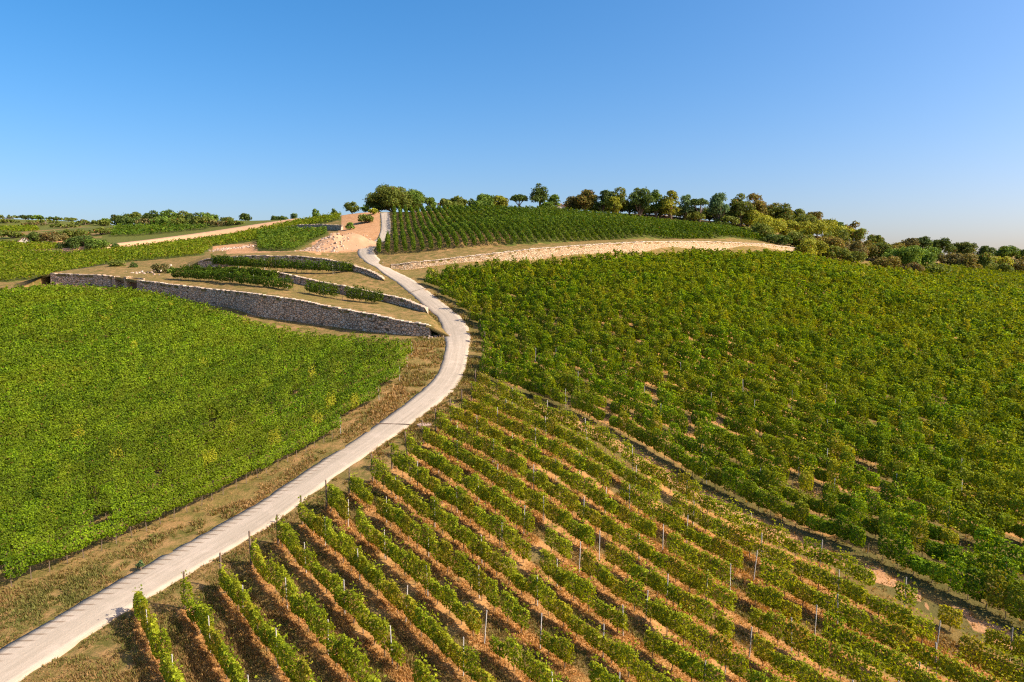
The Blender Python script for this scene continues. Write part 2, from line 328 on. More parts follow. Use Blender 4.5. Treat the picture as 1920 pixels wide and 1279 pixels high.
greenz = inside(FAR1, x, y) | inside(FAR3, x, y) | inside(FAR2, x, y) | (inside(RIGHT, x, y) & (fbm(x * .07, y * .07, 13) > .52)) | (inside(HILL, x, y) & (x > -6 + 10 * fbm(x * .1, y * .1, 19))) | inside(FARR, x, y) | ((x < -75) & (y > 235) & (fbm(x * .03, y * .03, 9) > .36))
mb = MB(); mb.add(v, f)
gr = mb.build('ground', M['ground'], smooth=True); tag(gr, kind='structure')
za = gr.data.color_attributes.new('zone', 'FLOAT_COLOR', 'POINT')
za.data.foreach_set('color', np.stack([soilz, earthz, greenz, np.ones(len(x))], 1).astype(np.float32).ravel())

# ------------------------------------------------------------------ roads
def draped(name, l, r, lift, mat, skirt=.25):
    nseg = len(l); s = np.r_[0, np.cumsum(np.linalg.norm(np.diff((l + r) / 2, axis=0), axis=1))]; nv = 7; vs = []; uvs = []
    for i in range(nseg):
        for j in range(nv):
            t = j / (nv - 1); p = l[i] * (1 - t) + r[i] * t; jit = 0
            if j in (0, nv - 1): jit = (vn(s[i] * 1.3, j, 5) - .5) * .22
            d = unit((r[i] - l[i])[None])[0]; p = p + d * jit; lz = T(p[0], p[1])
            vs.append((p[0], p[1], lz)); uvs.append((s[i], t))
    vs = np.array(vs).reshape(nseg, nv, 3); m_ = vs[:, :, 2]; mz = smooth_line(m_, 3); vs[:, :, 2] = np.maximum(mz, m_ - .05) + lift + np.sin(np.linspace(0, math.pi, nv))[None] * .05
    a = vs[:, :1].copy(); a[..., 2] -= skirt; b = vs[:, -1:].copy(); b[..., 2] -= skirt; vs = np.concatenate([a, vs, b], 1); nv += 2
    uv = np.array(uvs).reshape(nseg, nv - 2, 2); uv = np.concatenate([uv[:, :1], uv, uv[:, -1:]], 1).reshape(-1, 2)
    idx = np.arange(nseg * nv).reshape(nseg, nv); f = np.stack([idx[:-1, :-1], idx[:-1, 1:], idx[1:, 1:], idx[1:, :-1]], -1).reshape(-1, 4)
    mb = MB(); mb.add(vs.reshape(-1, 3), f); o = mb.build(name, mat, smooth=True); ul = o.data.uv_layers.new(name='UVMap')
    ul.data.foreach_set('uv', uv[f.ravel()].astype(np.float32).ravel()); return o, vs
LE = Gs([(-60,1256),(0,1220),(125,1148),(250,1077),(350,1020),(456,960),(540,908),(600,866),(655,830),(712,793),(747,770),(777,747),(797,730),(812,712),(823,697),(830,682),(838,663),(842,645),(841,630),(835,617),(826,603),(815,590),(797,572),(767,545),(742,525),(712,506),(687,494),(672,484),(667,477),(669,469),(677,461),(695,451),(716,443),(716,425),(714,410),(712,399)])
RE = Gs([(-30,1325),(45,1279),(145,1210),(240,1145),(337,1090),(405,1052),(470,1012),(540,960),(620,902),(660,875),(695,850),(757,810),(790,786),(830,757),(845,742),(857,725),(864,716),(870,707),(879,686),(886,665),(891,640),(889,627),(880,612),(865,597),(835,570),(805,547),(775,527),(740,509),(715,491),(703,483),(697,477),(699,466),(717,453),(732,444),(734,420),(730,399)])
def par(pl, n):
    s = np.r_[0, np.cumsum(np.linalg.norm(np.diff(pl, axis=0), axis=1))]; t = np.linspace(0, s[-1], n); return np.stack([np.interp(t, s, pl[:, i]) for i in range(3)], 1)
# pair the two edges along a shared parameter
kk = np.linspace(0, len(LE) - 1, 520); ii = np.arange(len(LE))
lp = smooth_line(np.stack([np.interp(kk, ii, LE[:, i]) for i in range(3)], 1), 40); kr = np.linspace(0, len(RE) - 1, 520); ir = np.arange(len(RE))
rp = smooth_line(np.stack([np.interp(kr, ir, RE[:, i]) for i in range(3)], 1), 40)
cl = (lp + rp) / 2; tl = unit(np.gradient(cl, axis=0)); nr_ = np.stack([tl[:, 1], -tl[:, 0], 0 * tl[:, 0]], 1)
width = smooth_line(np.abs(((rp - lp) * nr_).sum(1))[:, None], 200)[:, 0]
width = np.clip(width, 3.2, 4.4)
ROAD_C, ROAD_W = cl, width
road, _ = draped('road', cl - nr_ * width[:, None] / 2, cl + nr_ * width[:, None] / 2, .04, M['road']); tag(road, kind='structure')
tr = Gs([(120,474),(160,472),(250,461),(325,451),(400,441),(480,428),(560,416)]); tr = smooth_line(resample(tr, 3), 6); tt = unit(np.gradient(tr, axis=0)); tn = np.stack([tt[:, 1], -tt[:, 0], 0 * tt[:, 0]], 1)
g = N('dirt'); M['dirt'] = g.finish(g.mix(g.noise(g.n('NewGeometry').outputs['Position'], .6, 5), (.36, .20, .10), (.50, .31, .18)), .95)
o, _ = draped('dirt_track', tr - tn * 2.4, tr + tn * 2.4, 1.5, M['dirt'], 2.6); tag(o, kind='structure')
def near_road(x, y, m):
    d = np.full(np.shape(x), 1e9)
    for c, w_ in zip(ROAD_C[::3], ROAD_W[::3]): d = np.minimum(d, np.hypot(x - c[0], y - c[1]) - w_ / 2)
    return d < m
for (px0, py0, px1, py1, lab) in [(742,800,716,792,'dark drain channel crossing the pale road below the bend'), (764,546,806,543,'dark drain channel crossing the pale road beside the terraces')]:
    a, b = G(px0, py0), G(px1, py1); i = np.argmin(np.hypot(*(ROAD_C - (a + b) / 2)[:, :2].T)); c = ROAD_C[i]; nn = nr_[i]; w_ = ROAD_W[i] / 2 + .25
    dd = unit((nn + .22 * tl[i])[None])[0]; pth = [c + dd * s for s in np.linspace(-w_, w_, 12)]; tv = np.array([-dd[1], dd[0], 0])
    t = empty('drain_channel', (c[0], c[1], float(T(c[0], c[1])) + .1), lab, 'drain')
    for sgn, nm, ww, z, mt in ((-.1, 'steel_edge', .02, .105, 'wood'), (.1, 'steel_edge', .02, .105, 'wood'), (0, 'channel_grate', .07, .10, 'wood')):
        mb = MB(); q = []
        for p in pth:
            for e in (-1, 1):
                r_ = p + tv * (sgn + e * ww); q.append((r_[0], r_[1], float(T(p[0], p[1])) + z))
        mb.add(q, [(2*i_, 2*i_+1, 2*i_+3, 2*i_+2) for i_ in range(len(pth) - 1)]); mb.build(nm, M[mt], tuple(t.location), t)

# ------------------------------------------------------------------ dry stone walls and terraces
def wall(label, base, heights, thick, mat, coping=True, cat='stone wall', step=.45, bury=.6):
    base = np.asarray(base, float); bh = resample(np.c_[base, heights], step); b, h = bh[:, :3], bh[:, 3]
    b = smooth_line(b, 3); d = unit(np.gradient(b * [1, 1, 0], axis=0)); nn = np.stack([d[:, 1], -d[:, 0], 0 * d[:, 0]], 1)
    if (nn * (np.array([0, 0, 0]) - b)).sum() < 0: nn = -nn
    s = np.r_[0, np.cumsum(np.linalg.norm(np.diff(b, axis=0), axis=1))]; n = len(b); nz = 6
    h = h + (vn(s * 1.7, 0 * s, 11) - .5) * .22
    vs = []; us = []
    for k in range(nz):
        t = k / (nz - 1); z = -bury + (h + bury) * t; bul = (vn(s * 1.5, k * 1.3 + 0 * s, 4) - .5) * .14 + .12 * (1 - t)
        vs.append(np.stack([b[:, 0] + nn[:, 0] * bul, b[:, 1] + nn[:, 1] * bul, b[:, 2] + z], 1)); us.append(np.stack([s, z], 1))
    back = b - nn * thick; 
    vs.append(np.stack([back[:, 0], back[:, 1], b[:, 2] + h], 1)); us.append(np.stack([s, h + thick], 1))
    vs.append(np.stack([back[:, 0], back[:, 1], b[:, 2] - bury], 1)); us.append(np.stack([s, h + thick + h + bury], 1))
    V = np.stack(vs, 1); nk = V.shape[1]; U_ = np.stack(us, 1).reshape(-1, 2); idx = np.arange(n * nk).reshape(n, nk)
    f = np.stack([idx[:-1, :-1], idx[1:, :-1], idx[1:, 1:], idx[:-1, 1:]], -1).reshape(-1, 4)
    mb = MB(); mb.add(V.reshape(-1, 3), f); m = b[len(b) // 2]
    mb.add(np.concatenate([V[0], V[-1]]), [list(range(nk)), list(range(2 * nk - 1, nk - 1, -1))])
    root = tag(empty('dry_stone_wall', (m[0], m[1], m[2]), label, cat), kind='thing')
    o = mb.build('stone_face', mat, tuple(m), root); ul = o.data.uv_layers.new(name='UVMap')
    lu = np.zeros((len(o.data.loops), 2), np.float32); lu[:f.size] = U_[f.ravel()]; ul.data.foreach_set('uv', lu.ravel())
    top = np.stack([b[:, 0], b[:, 1], b[:, 2] + h], 1)
    if coping:
        mc = MB(); i = 0; r2 = np.random.default_rng(int(abs(m[0]) * 10))
        tt_ = 0.0
        while tt_ < s[-1] - .4:
            L_ = r2.uniform(.45, .95); c = np.array([np.interp(tt_ + L_ / 2, s, top[:, q]) for q in range(3)]); dd = np.array([np.interp(tt_ + L_ / 2, s, d[:, q]) for q in range(3)]); n2 = np.array([dd[1], -dd[0], 0])
            if n2 @ nn[len(nn) // 2] < 0: n2 = -n2
            hz = r2.uniform(.10, .2); jl = L_ * .48; ca = []
            for (e1, e2, e3) in [(-1,-1,0),(1,-1,0),(1,1,0),(-1,1,0),(-1,-1,1),(1,-1,1),(1,1,1),(-1,1,1)]:
                ca.append(c + dd * jl * e1 * r2.uniform(.9, 1) + n2 * ((.06 + r2.uniform(0, .06)) if e2 > 0 else -thick * 1.05) + np.array([0, 0, -.05 + hz * e3 * r2.uniform(.85, 1.1)]))
            mc.add(ca, [(0,3,2,1),(4,5,6,7),(0,1,5,4),(1,2,6,5),(2,3,7,6),(3,0,4,7)]); tt_ += L_
        mc.build('coping', M['coping'] if mat is not M['stone_pale'] else M['stone_top'], tuple(m), root)
    return top, nn
g = N('pale_coping'); M['stone_top'] = g.finish(g.mix(g.noise(g.n('NewGeometry').outputs['Position'], 2.5, 3), (.50, .38, .26), (.74, .62, .48)), .95)
def wall_px(label, top, base, mat, thick=.6, Y=None, **kw):
    bp = []; hs = []
    for i, ((xt, yt), (xb, yb)) in enumerate(zip(top, base)):
        p = G(xb, yb) if Y is None else at(xb, yb, Y[i]); bp.append(p); hs.append(max(.35, (yb - yt) * p[1] / FPX))
    return wall(label, bp, np.array(hs), thick, mat, **kw), np.array(bp)
(topA1, _), baseA1 = wall_px('far end of the lowest grey stone wall, left of the gateway', [(96,513),(130,515),(170,516),(208,518)], [(96,534),(130,534),(170,535),(208,538)], M['stone_grey'])
(topA, _), baseA = wall_px('long tall grey stone wall above the left-hand vineyard, running down to the road',
    [(258,526),(300,531),(330,535),(400,543),(480,551),(560,563),(640,580),(700,590),(760,603),(803,610)],
    [(258,547),(300,552),(330,557),(400,573),(480,592),(560,604),(640,615),(700,623),(760,629),(805,632)], M['stone_grey'])
YB = [146,143,140,134,129,123,119,112]
(topB, _), baseB = wall_px('middle grey terrace wall between the two rows of terrace vines', [(470,507),(500,508),(525,512),(592,527),(650,538),(717,552),(755,560),(795,578)],
    [(470,515),(500,520),(525,526),(592,542),(650,554),(717,566),(755,574),(797,584)], M['stone_grey'], Y=YB)
YC = [162,161,158,155,151,147,144,139,135]
(topC, _), baseC = wall_px('upper curved grey terrace wall behind a row of dark vines', [(372,491),(385,487),(430,482),(480,480),(555,481),(617,487),(655,495),(692,508),(716,520)],
    [(372,498),(385,499),(430,500),(480,501),(555,500),(617,505),(655,512),(692,523),(716,528)], M['stone_grey'], Y=YC)
wpx = [(733,497),(770,493),(850,484),(930,475),(1000,467),(1100,459),(1200,454),(1260,453),(1350,454),(1430,458),(1500,466)]
YW = [147,147,149,152,156,163,172,180,193,207,224]
(topW, _), baseW = wall_px('long pale cream stone wall above the right-hand vineyard', wpx, [(x_, y_ + (1280 * 2.0 / d_ if i_ else 8)) for i_, ((x_, y_), d_) in enumerate(zip(wpx, YW))], M['stone_pale'], Y=YW)
wall_px('small shaded stone wall high on the slope left of the bare earth bank', [(533,426),(560,422),(600,421),(640,423)], [(533,431),(560,429),(600,429),(640,432)], M['stone_grey'])

def terrace(name, front, back, mat, rows=8, ends=True):
    n = 60; f_ = par(np.asarray(front, float), n); b_ = par(np.asarray(back, float), n); t = np.linspace(0, 1, rows)[None, :, None]
    g_ = f_[:, None] * (1 - t) + b_[:, None] * t; g_[..., 2] += (fbm(g_[..., 0] * .6, g_[..., 1] * .6, 8) - .5) * .25 * np.sin(t[..., 0] * math.pi)
    if ends:
        for s in (0, -1):
            q = g_[s] + (g_[s] - g_[s - 2 if s else 2]) * (1.2 if s else 3.2); q[:, 2] = np.minimum(T(q[:, 0], q[:, 1]) - .3, g_[s][:, 2]); g_ = np.concatenate([q[None], g_] if s == 0 else [g_, q[None]])
    fr = g_[:, :1].copy(); fr[..., 2] -= .5; bk = g_[:, -1:].copy(); bk[..., 2] = np.minimum(bk[..., 2] - .8, T(bk[..., 0], bk[..., 1]) - .2); bk[..., 1] += 1.0
    g_ = np.concatenate([fr, g_, bk], 1); nn, m_ = g_.shape[:2]; idx = np.arange(nn * m_).reshape(nn, m_)
    f = np.stack([idx[:-1, :-1], idx[1:, :-1], idx[1:, 1:], idx[:-1, 1:]], -1).reshape(-1, 4)
    mb = MB(); mb.add(g_.reshape(-1, 3), f); return tag(mb.build(name, mat, smooth=True), kind='structure')
dz = np.array([0, 0, -.06])
def atl(l): return np.array([at(*q) for q in l])
fa = np.concatenate([topA1, topA]) + dz
backA = atl([(98,511,162),(150,503,171),(207,494,178),(300,504,166),(380,510,155),(470,513,147),(525,523,141),(592,540,134.5),(650,553,129.5),(717,564,123.5),(755,573,119.5),(797,584,112.5)])
terrace('terrace', fa, backA, M['ground'])
backB = atl([(380,500,162),(450,500,157),(555,500,151.5),(617,505,147.5),(655,512,144.5),(692,522,139.5),(714,527,136)])
terrace('terrace', topB + dz, backB, M['ground'])
backC = atl([(385,480,172),(480,474,166),(555,475,163),(617,482,157),(655,490,151),(692,503,145),(716,516,139)])
terrace('terrace', topC + dz, backC, M['ground'])
backW = Gs([(735,480),(770,477),(850,471),(930,464),(1000,459),(1100,452),(1200,448),(1260,447),(1350,448),(1440,453),(1505,463)])
terrace('grass_track', topW + dz, backW + np.array([0, 0, .05]), M['ground'], 6)

# ------------------------------------------------------------------ vines
def spans(poly, u, nrm, off, step=.5):      # stretches of one row inside a field
    poly = np.asarray(poly)[:, :2]; t = np.arange((poly @ u).min() - 1, (poly @ u).max() + 1, step)
    p = t[:, None] * u + off * nrm; m = inside(poly, p[:, 0], p[:, 1]); out = []; i = 0
    while i < len(t):
        if m[i]:
            j = i
            while j + 1 < len(t) and m[j + 1]: j += 1
            if j - i > 4: out.append((t[i], t[j]))
            i = j + 1
        else: i += 1
    return out
def canopy(mb, pos_t, xy, u, nrm, zg, size, st, r, plant_seed):
    """leaves around a trellis row: pos_t along the row, xy ground points, size per leaf"""
    n = len(pos_t); pl = np.floor(pos_t / st['plant'])
    hv = _hash(pl, 0 * pl + plant_seed, 21); hw = _hash(pl, 0 * pl + plant_seed, 22); hg = _hash(pl, 0 * pl + plant_seed, 23); hb = _hash(pl, 0 * pl + plant_seed, 24); hl = _hash(pl, 0 * pl + plant_seed, 25)
    fr = (pos_t / st['plant'] - pl - .5) * 2                       # -1..1 across one plant
    lump = np.sqrt(np.maximum(1 - np.abs(fr) ** 2.5 * st['lump'], .05))
    top = st['h1'] * (1 + (hv - .5) * st['hvar']); bot = st['h0'] * (1 + (hw - .5) * .5); wid = st['w'] * (1 + (hw - .5) * st['wvar']) * lump
    hc = (top + bot) / 2; hh = (top - bot) / 2 * (0.55 + .45 * lump)
    th = r.uniform(0, 2 * math.pi, n); rad = np.sqrt(r.uniform(st.get('core', .3), 1.12, n))
    cx, cz = np.cos(th), np.sin(th)
    x = wid * cx * rad + (vn(pos_t * .6, 0 * pos_t, plant_seed) - .5) * st['w'] * .7; z = hc + hh * cz * rad
    sh = r.random(n) < st['shoot']; z = np.where(sh, top + r.uniform(-.1, .45, n) * (hl > .35), z); x = np.where(sh, (np.floor(r.random(n) * 3) - 1) * .12 + r.normal(0, .04, n), x)
    keep = (hg > st['gap']) & (r.random(n) < .7 + .3 * hw) & (z > .12)
    if 'keep' in st: keep &= st['keep'](xy[:, 0], xy[:, 1], hl)
    p = np.stack([xy[:, 0] + nrm[0] * x, xy[:, 1] + nrm[1] * x, zg + z], 1)
    nm = np.stack([nrm[0] * cx, nrm[1] * cx, cz * .8 + .25], 1) + r.normal(0, st.get('rough', .5), (n, 3))
    q = r.random(n)[:, None] ** 1.3; c = np.asarray(st['ca']) * (1 - q) + np.asarray(st['cb']) * q
    yel = (hl > st['yel'])[:, None] * (r.random(n) < .7)[:, None]; c = c * (1 - yel) + np.asarray(st['cy']) * r.uniform(.7, 1.1, (n, 1)) * yel
    dry = (r.random(n) < st.get('dry', .01))[:, None]; c = c * (1 - dry) + np.array((.22, .11, .03)) * dry
    ym = (st.get('ymix', 0) * hl ** 2)[:, None]; c = c * (1 - ym) + np.asarray(st['cy']) * .8 * ym
    pv = st.get('pvar', .2); c = c * (1 - pv + 2 * pv * hb[:, None])
    add_leaves(mb, p[keep], nm[keep], np.broadcast_to(size, (n,))[keep] * r.uniform(.75, 1.3, keep.sum()), c[keep], r=r)
def stakes(mb, t, u, nrm, off, h, rad, r, col=(.10, .07, .045), mat=1):
    p = t[:, None] * u + off * nrm + r.normal(0, .04, (len(t), 2)); z = T(p[:, 0], p[:, 1]); lean = r.normal(0, .06, (len(t), 2))
    for (a, b), zz, l in zip(p, z, lean):
        v = [(a + dx * rad, b + dy * rad, zz - .1) for dx, dy in ((1, 0), (-.5, .87), (-.5, -.87))] + [(a + l[0] + dx * rad * .7, b + l[1] + dy * rad * .7, zz + h) for dx, dy in ((1, 0), (-.5, .87), (-.5, -.87))]
        mb.add(v, [(0, 1, 4, 3), (1, 2, 5, 4), (2, 0, 3, 5)], col, mat)
def field_row(mb, t0, t1, u, nrm, off, st, r, seed, lod=1.5, smin=.14, cover=9.0, z_of=None):
    ch = 4.0; cs = np.arange(t0, t1, ch); xs, ts, ss = [], [], []
    for c in cs:
        Lc = min(ch, t1 - c); m = (c + Lc / 2) * u + off * nrm; d = math.hypot(*m); s = max(smin, lod * d / 683.0)
        if m[1] < 14 or abs(m[0]) > m[1] * .78 + 9:
            if ts: break
            continue
        k = int(Lc * cover * st['per'] / s ** 2); ts.append(r.uniform(c, c + Lc, k)); ss.append(np.full(k, s))
    if not ts: return False
    k_ = r.uniform(1 - st.get('rowvar', .08), 1 + st.get('rowvar', .08)); st = dict(st, ca=np.array(st['ca']) * k_, cb=np.array(st['cb']) * k_)
    t = np.concatenate(ts); s = np.concatenate(ss); xy = t[:, None] * u + off * nrm; z = T(xy[:, 0], xy[:, 1])
    canopy(mb, t, xy, u, nrm, z, s, st, r, seed); return len(mb.v) > 0
ST_NEAR = dict(plant=1.25, lump=.45, core=.4, pvar=.22, ymix=.35, h0=.42, h1=1.75, w=.24, hvar=.3, wvar=.5, gap=-1, shoot=.05, per=1, yel=.86, ca=(.105, .165, .006), cb=(.42, .49, .022), cy=(.42, .38, .03), dry=.015)
ST_RIGHT = dict(plant=1.05, lump=.85, core=.5, rough=.35, pvar=.34, ymix=.45, h0=.38, h1=1.95, w=.46, hvar=.7, wvar=.8, gap=.07, shoot=.05, per=1.0, yel=.95, ca=(.048, .108, .003), cb=(.27, .385, .008), cy=(.36, .34, .02), dry=.012)
ST_LEFT = dict(rowvar=.26, plant=1.1, lump=.25, core=.5, rough=.42, pvar=.24, ymix=.25, h0=.42, h1=2.0, w=.32, hvar=.14, wvar=.4, gap=.01, shoot=.07, per=1.0, yel=.994, ca=(.036, .080, .003), cb=(.185, .285, .006), cy=(.34, .34, .02), dry=.01)
ST_HILL = dict(plant=1.2, lump=.3, h0=.5, h1=2.1, w=.46, hvar=.25, wvar=.5, gap=.01, shoot=.06, per=1.0, yel=.97, ca=(.034, .078, .005), cb=(.13, .19, .010), cy=(.16, .17, .02), dry=.005)
ST_FAR = dict(plant=1.2, lump=.3, h0=.3, h1=1.7, w=.5, hvar=.3, wvar=.5, gap=.03, shoot=.03, per=.8, yel=.9, ca=(.06, .10, .004), cb=(.20, .25, .008), cy=(.24, .23, .02), dry=.01)

# posts, built once each at the origin and copied to their rows
def metal_post_mesh():
    mb = MB(); add_box(mb, (-.024, -.02, -.3), (.024, -.014, 2.02)); add_box(mb, (-.024, -.014, -.3), (-.019, .018, 2.02)); add_box(mb, (.019, -.014, -.3), (.024, .018, 2.02))
    for z in (.7, 1.1, 1.5, 1.9): add_box(mb, (-.032, -.012, z), (-.024, .012, z + .03)); add_box(mb, (.024, -.012, z), (.032, .012, z + .03))
    return mb.mesh('metal_post', [M['metal']])
def wood_post_mesh():
    mb = MB(); add_tube(mb, [(0, 0, -.3), (0, 0, .6), (.015, .01, 1.4), (.01, -.01, 2.18), (.01, -.01, 2.22)], [.075, .07, .066, .06, .045], 8); return mb.mesh('wooden_end_post', [M['wood']], smooth=False)
ME_POST, ME_WOOD = metal_post_mesh(), wood_post_mesh()
def put(me, name, parent, loc, rz=0, tilt=(0, 0), sc=1):
    o = bpy.data.objects.new(name, me); COL.objects.link(o); o.parent = parent; o.location = loc; o.rotation_euler = (tilt[0], tilt[1], rz); o.scale = (1, 1, sc); return o

# vine plants of the near vineyard: fourteen shapes, each about 1.25 m of trellis along local X
VINES = []
for k in range(14):
    r = np.random.default_rng(100 + k); mb = MB(); L_ = 1.3; cnt = int(r.uniform(430, 640)); t = r.uniform(0.001, L_ * .96, cnt) - 0
    st = dict(ST_NEAR, plant=L_, yel=2 if k % 7 else -1, h1=ST_NEAR['h1'] * r.uniform(.88, 1.12), w=ST_NEAR['w'] * r.uniform(.75, 1.35))
    canopy(mb, t, np.stack([t - L_ / 2, 0 * t], 1), np.array([1., 0]), np.array([0., 1]), 0 * t, .15, st, r, 40 + k)
    add_tube(mb, [(0, 0, -.15), (.03, .02, .3), (-.02, .01, .62), (.05, 0, .9)], [.032, .028, .024, .015], 5, (1, 1, 1), 1)
    add_tube(mb, [(-.02, .01, .62), (.25, .01, .74), (.5, -.01, .78)], [.016, .013, .009], 4, (1, 1, 1), 1); add_tube(mb, [(-.02, .01, .62), (-.25, .0, .73), (-.5, .02, .77)], [.016, .013, .009], 4, (1, 1, 1), 1)
    VINES.append(mb.mesh('vine', [M['vine_near'], M['bark']]))

offs = NEAR[:, :2] @ RN; k0 = math.ceil((offs.min() - PHASE) / SP); cnt = 0
rows = []
for k in range(k0, k0 + 80):
    off = PHASE + k * SP
    for (a, b) in spans(NEAR, RU, RN, off): rows.append((off, a, b))
rows = [q for q in rows if q[0] < LASTN + .1 and q[2] - q[1] > 3]
for ri, (off, a, b) in enumerate(rows):
    r = np.random.default_rng(900 + ri); end = b * RU + off * RN              # the road end of the row
    lo = np.array([end[0], end[1], float(T(*end))])
    root = empty('vine_row', tuple(lo), f'sparse yellowing vine row over an orange strip, {ordinal(ri + 1)} from the lower left corner', 'vine row', 'vine rows of the sparse vineyard below the road')
    loc2 = lambda t, dx=0: tuple(np.array([*(t * RU + off * RN + dx * RN), 0]) + [0, 0, float(T(*(t * RU + off * RN)))] - lo)
    if ri > 0: put(ME_WOOD, 'wooden_end_post', root, loc2(b + .1), r.uniform(0, 6), (r.normal(0, .04), r.normal(0, .03)), r.uniform(.95, 1.1))
    t = b - .6; nv = 0; kp = r.uniform(3.5, 6.5)
    while t > a and nv < 100:
        q = t * RU + off * RN
        if q[1] > 16 and abs(q[0]) < q[1] * .78 + 7:
            dens = vn(q[0] * .09, q[1] * .09, 77); far_ = np.clip((q[0] + 6) / 25, 0, 1); gap = r.random() < .015 + .06 * (dens < .35) + .05 * far_
            if not gap:
                o = put(VINES[int(r.integers(14))], 'vine', root, loc2(t), ROW_AZ * -1 + math.pi / 2 + (math.pi if r.random() < .5 else 0) + r.normal(0, .05), (r.normal(0, .05), r.normal(0, .04)), r.uniform(.88, 1.12)); w_ = r.uniform(.85, 1.15) * (.85 + .35 * dens); o.scale = (r.uniform(.9, 1.08), w_, o.scale[2] * (.9 + .2 * dens)); nv += 1
        t -= 1.22 * r.uniform(.95, 1.06)
    t = b - kp
    while t > a:
        q = t * RU + off * RN
        if q[1] > 16 and abs(q[0]) < q[1] * .78 + 4: put(ME_POST, 'metal_post', root, loc2(t, r.normal(0, .05)), ROW_AZ * -1 + math.pi / 2, (r.normal(0, .03), r.normal(0, .03)), r.uniform(.92, 1.08))
        t -= 5.6 * r.uniform(.96, 1.04)

def block(poly, azd, sp, st, mat, label, group, seed, name='vine_row', phase=None, flip=False, posts=0, lod=1.5, cover=9.0, smin=.14, min_off=-1e9, trunks=70, front=None):
    u = np.array([math.sin(R(azd)), math.cos(R(azd))]); nr2 = np.array([u[1], -u[0]]); of = np.asarray(poly)[:, :2] @ nr2
    ks = np.arange(of.min() + sp * .4, of.max(), sp) if phase is None else np.arange(math.ceil((of.min() - phase) / sp), math.ceil((of.max() - phase) / sp)) * sp + phase
    ks = ks[ks > min_off]
    if flip: ks = ks[::-1]
    i = 0
    for off, sp_ in [(o_, q_) for o_ in ks for q_ in spans(poly, u, nr2, o_)]:
        r = np.random.default_rng(seed + i * 7 + 1); mb = MB(); sps = [sp_]; ok = False
        for (a, b) in sps:
            if b - a < 2.5: continue
            s_ = dict(st, **front) if (front and i < 3) else st
            ok |= bool(field_row(mb, a, b, u, nr2, off, s_, r, seed % 97 + i, lod, smin, cover))
            tt_ = np.arange(a + .5, b, st['plant']); pp = tt_[:, None] * u + off * nr2; m = (np.hypot(pp[:, 0], pp[:, 1]) < trunks) & (np.abs(pp[:, 0]) < pp[:, 1] * .8 + 6)
            if ok and m.any(): stakes(mb, tt_[m], u, nr2, off, .85, .035, r)
        if not ok or sum(len(q) for q in mb.v) < 60: continue
        i += 1; a, b = sps[0]; m = (a + b) / 2 * u + off * nr2; o0 = (m[0], m[1], float(T(*m)))
        o = mb.build(name, [mat, M['bark']], o0); tag(o, label(i), 'vine row', group)
        if posts and (not front or i < 7):
            for (a, b) in sps:
                for j, t in enumerate(np.r_[b + .05, np.arange(b - r.uniform(3, 6), a, -5.8)]):
                    q = t * u + off * nr2; d = math.hypot(*q)
                    if d < posts and np.all(q == q) and abs(q[0]) < q[1] * .76 + 2 and (j == 0 or (not front and d < 85 and r.random() < .4)): put(ME_WOOD if j == 0 and posts > 100 else ME_POST, 'wooden_end_post' if j == 0 and posts > 100 else 'metal_post', o, (q[0] - o0[0], q[1] - o0[1], float(T(*q)) - o0[2]), 0, (r.normal(0, .03), r.normal(0, .03)), r.uniform(.95, 1.12) * (.84 if front else 1))
block(RIGHT, -38.9, SP, ST_RIGHT, M['vine_right'], lambda i: f'leafy row of the big right-hand vineyard, {ordinal(i)} uphill from the orange strip', 'vine rows of the big right-hand vineyard', 3000, phase=LASTN + 1.6 * SP, min_off=LASTN + 1.5 * SP, posts=112, cover=17.0, lod=1.65, smin=.16)
block(LEFT, 31, 2.15, ST_LEFT, M['vine_left'], lambda i: f'dense green row of the left-hand vineyard, {ordinal(i)} back from the roadside verge', 'vine rows of the dense left-hand vineyard', 5000, flip=True, posts=110.5 if False else 95, cover=12.0, front=dict(h0=.75, yel=.93, plant=1.3, lump=.6))
block(HILL, -9.8, 2.0, ST_HILL, M['vine_hill'], lambda i: f'deep green row of the hilltop vineyard, {ordinal(i)} from the steep pale track', 'vine rows of the hilltop vineyard', 7000, trunks=0)
def mass(poly, azd, sp, st, mat, label, seed, lod=1.5):
    u = np.array([math.sin(R(azd)), math.cos(R(azd))]); nr2 = np.array([u[1], -u[0]]); of = np.asarray(poly)[:, :2] @ nr2; mb = MB(); r = np.random.default_rng(seed)
    for i, off in enumerate(np.arange(of.min() + sp / 2, of.max(), sp)):
        for (a, b) in spans(poly, u, nr2, off): field_row(mb, a, b, u, nr2, off, st, r, seed + i, lod, .3, 6.0)
    m = np.asarray(poly).mean(0); o = mb.build('distant_vines', mat, (m[0], m[1], float(T(m[0], m[1])))); tag(o, label, 'vines', kind='stuff')
mass(FAR1, 31, 2.2, ST_FAR, M['vine_left'], 'bright green strip of far vines below the orange dirt track', 11)
mass(FAR2, 31, 2.2, ST_HILL, M['vine_hill'], 'small dark green vine patch beside the rubble heap', 12)
mass(FAR3, 31, 3.0, ST_HILL, M['vine_hill'], 'far dark green vine field in front of the wood on the left', 13)
mass(FAR4, 31, 3.0, ST_FAR, M['vine_left'], 'far green vine field in front of the small white-gabled house', 14)
mass(FARR, -39.5, 2.4, ST_FAR, M['vine_left'], 'green vine field falling away right of the russet shrubs', 15)
mass(FAR5, 31, 3.0, ST_FAR, M['vine_left'], 'yellow-green far vine strip below the far left ridge', 16)
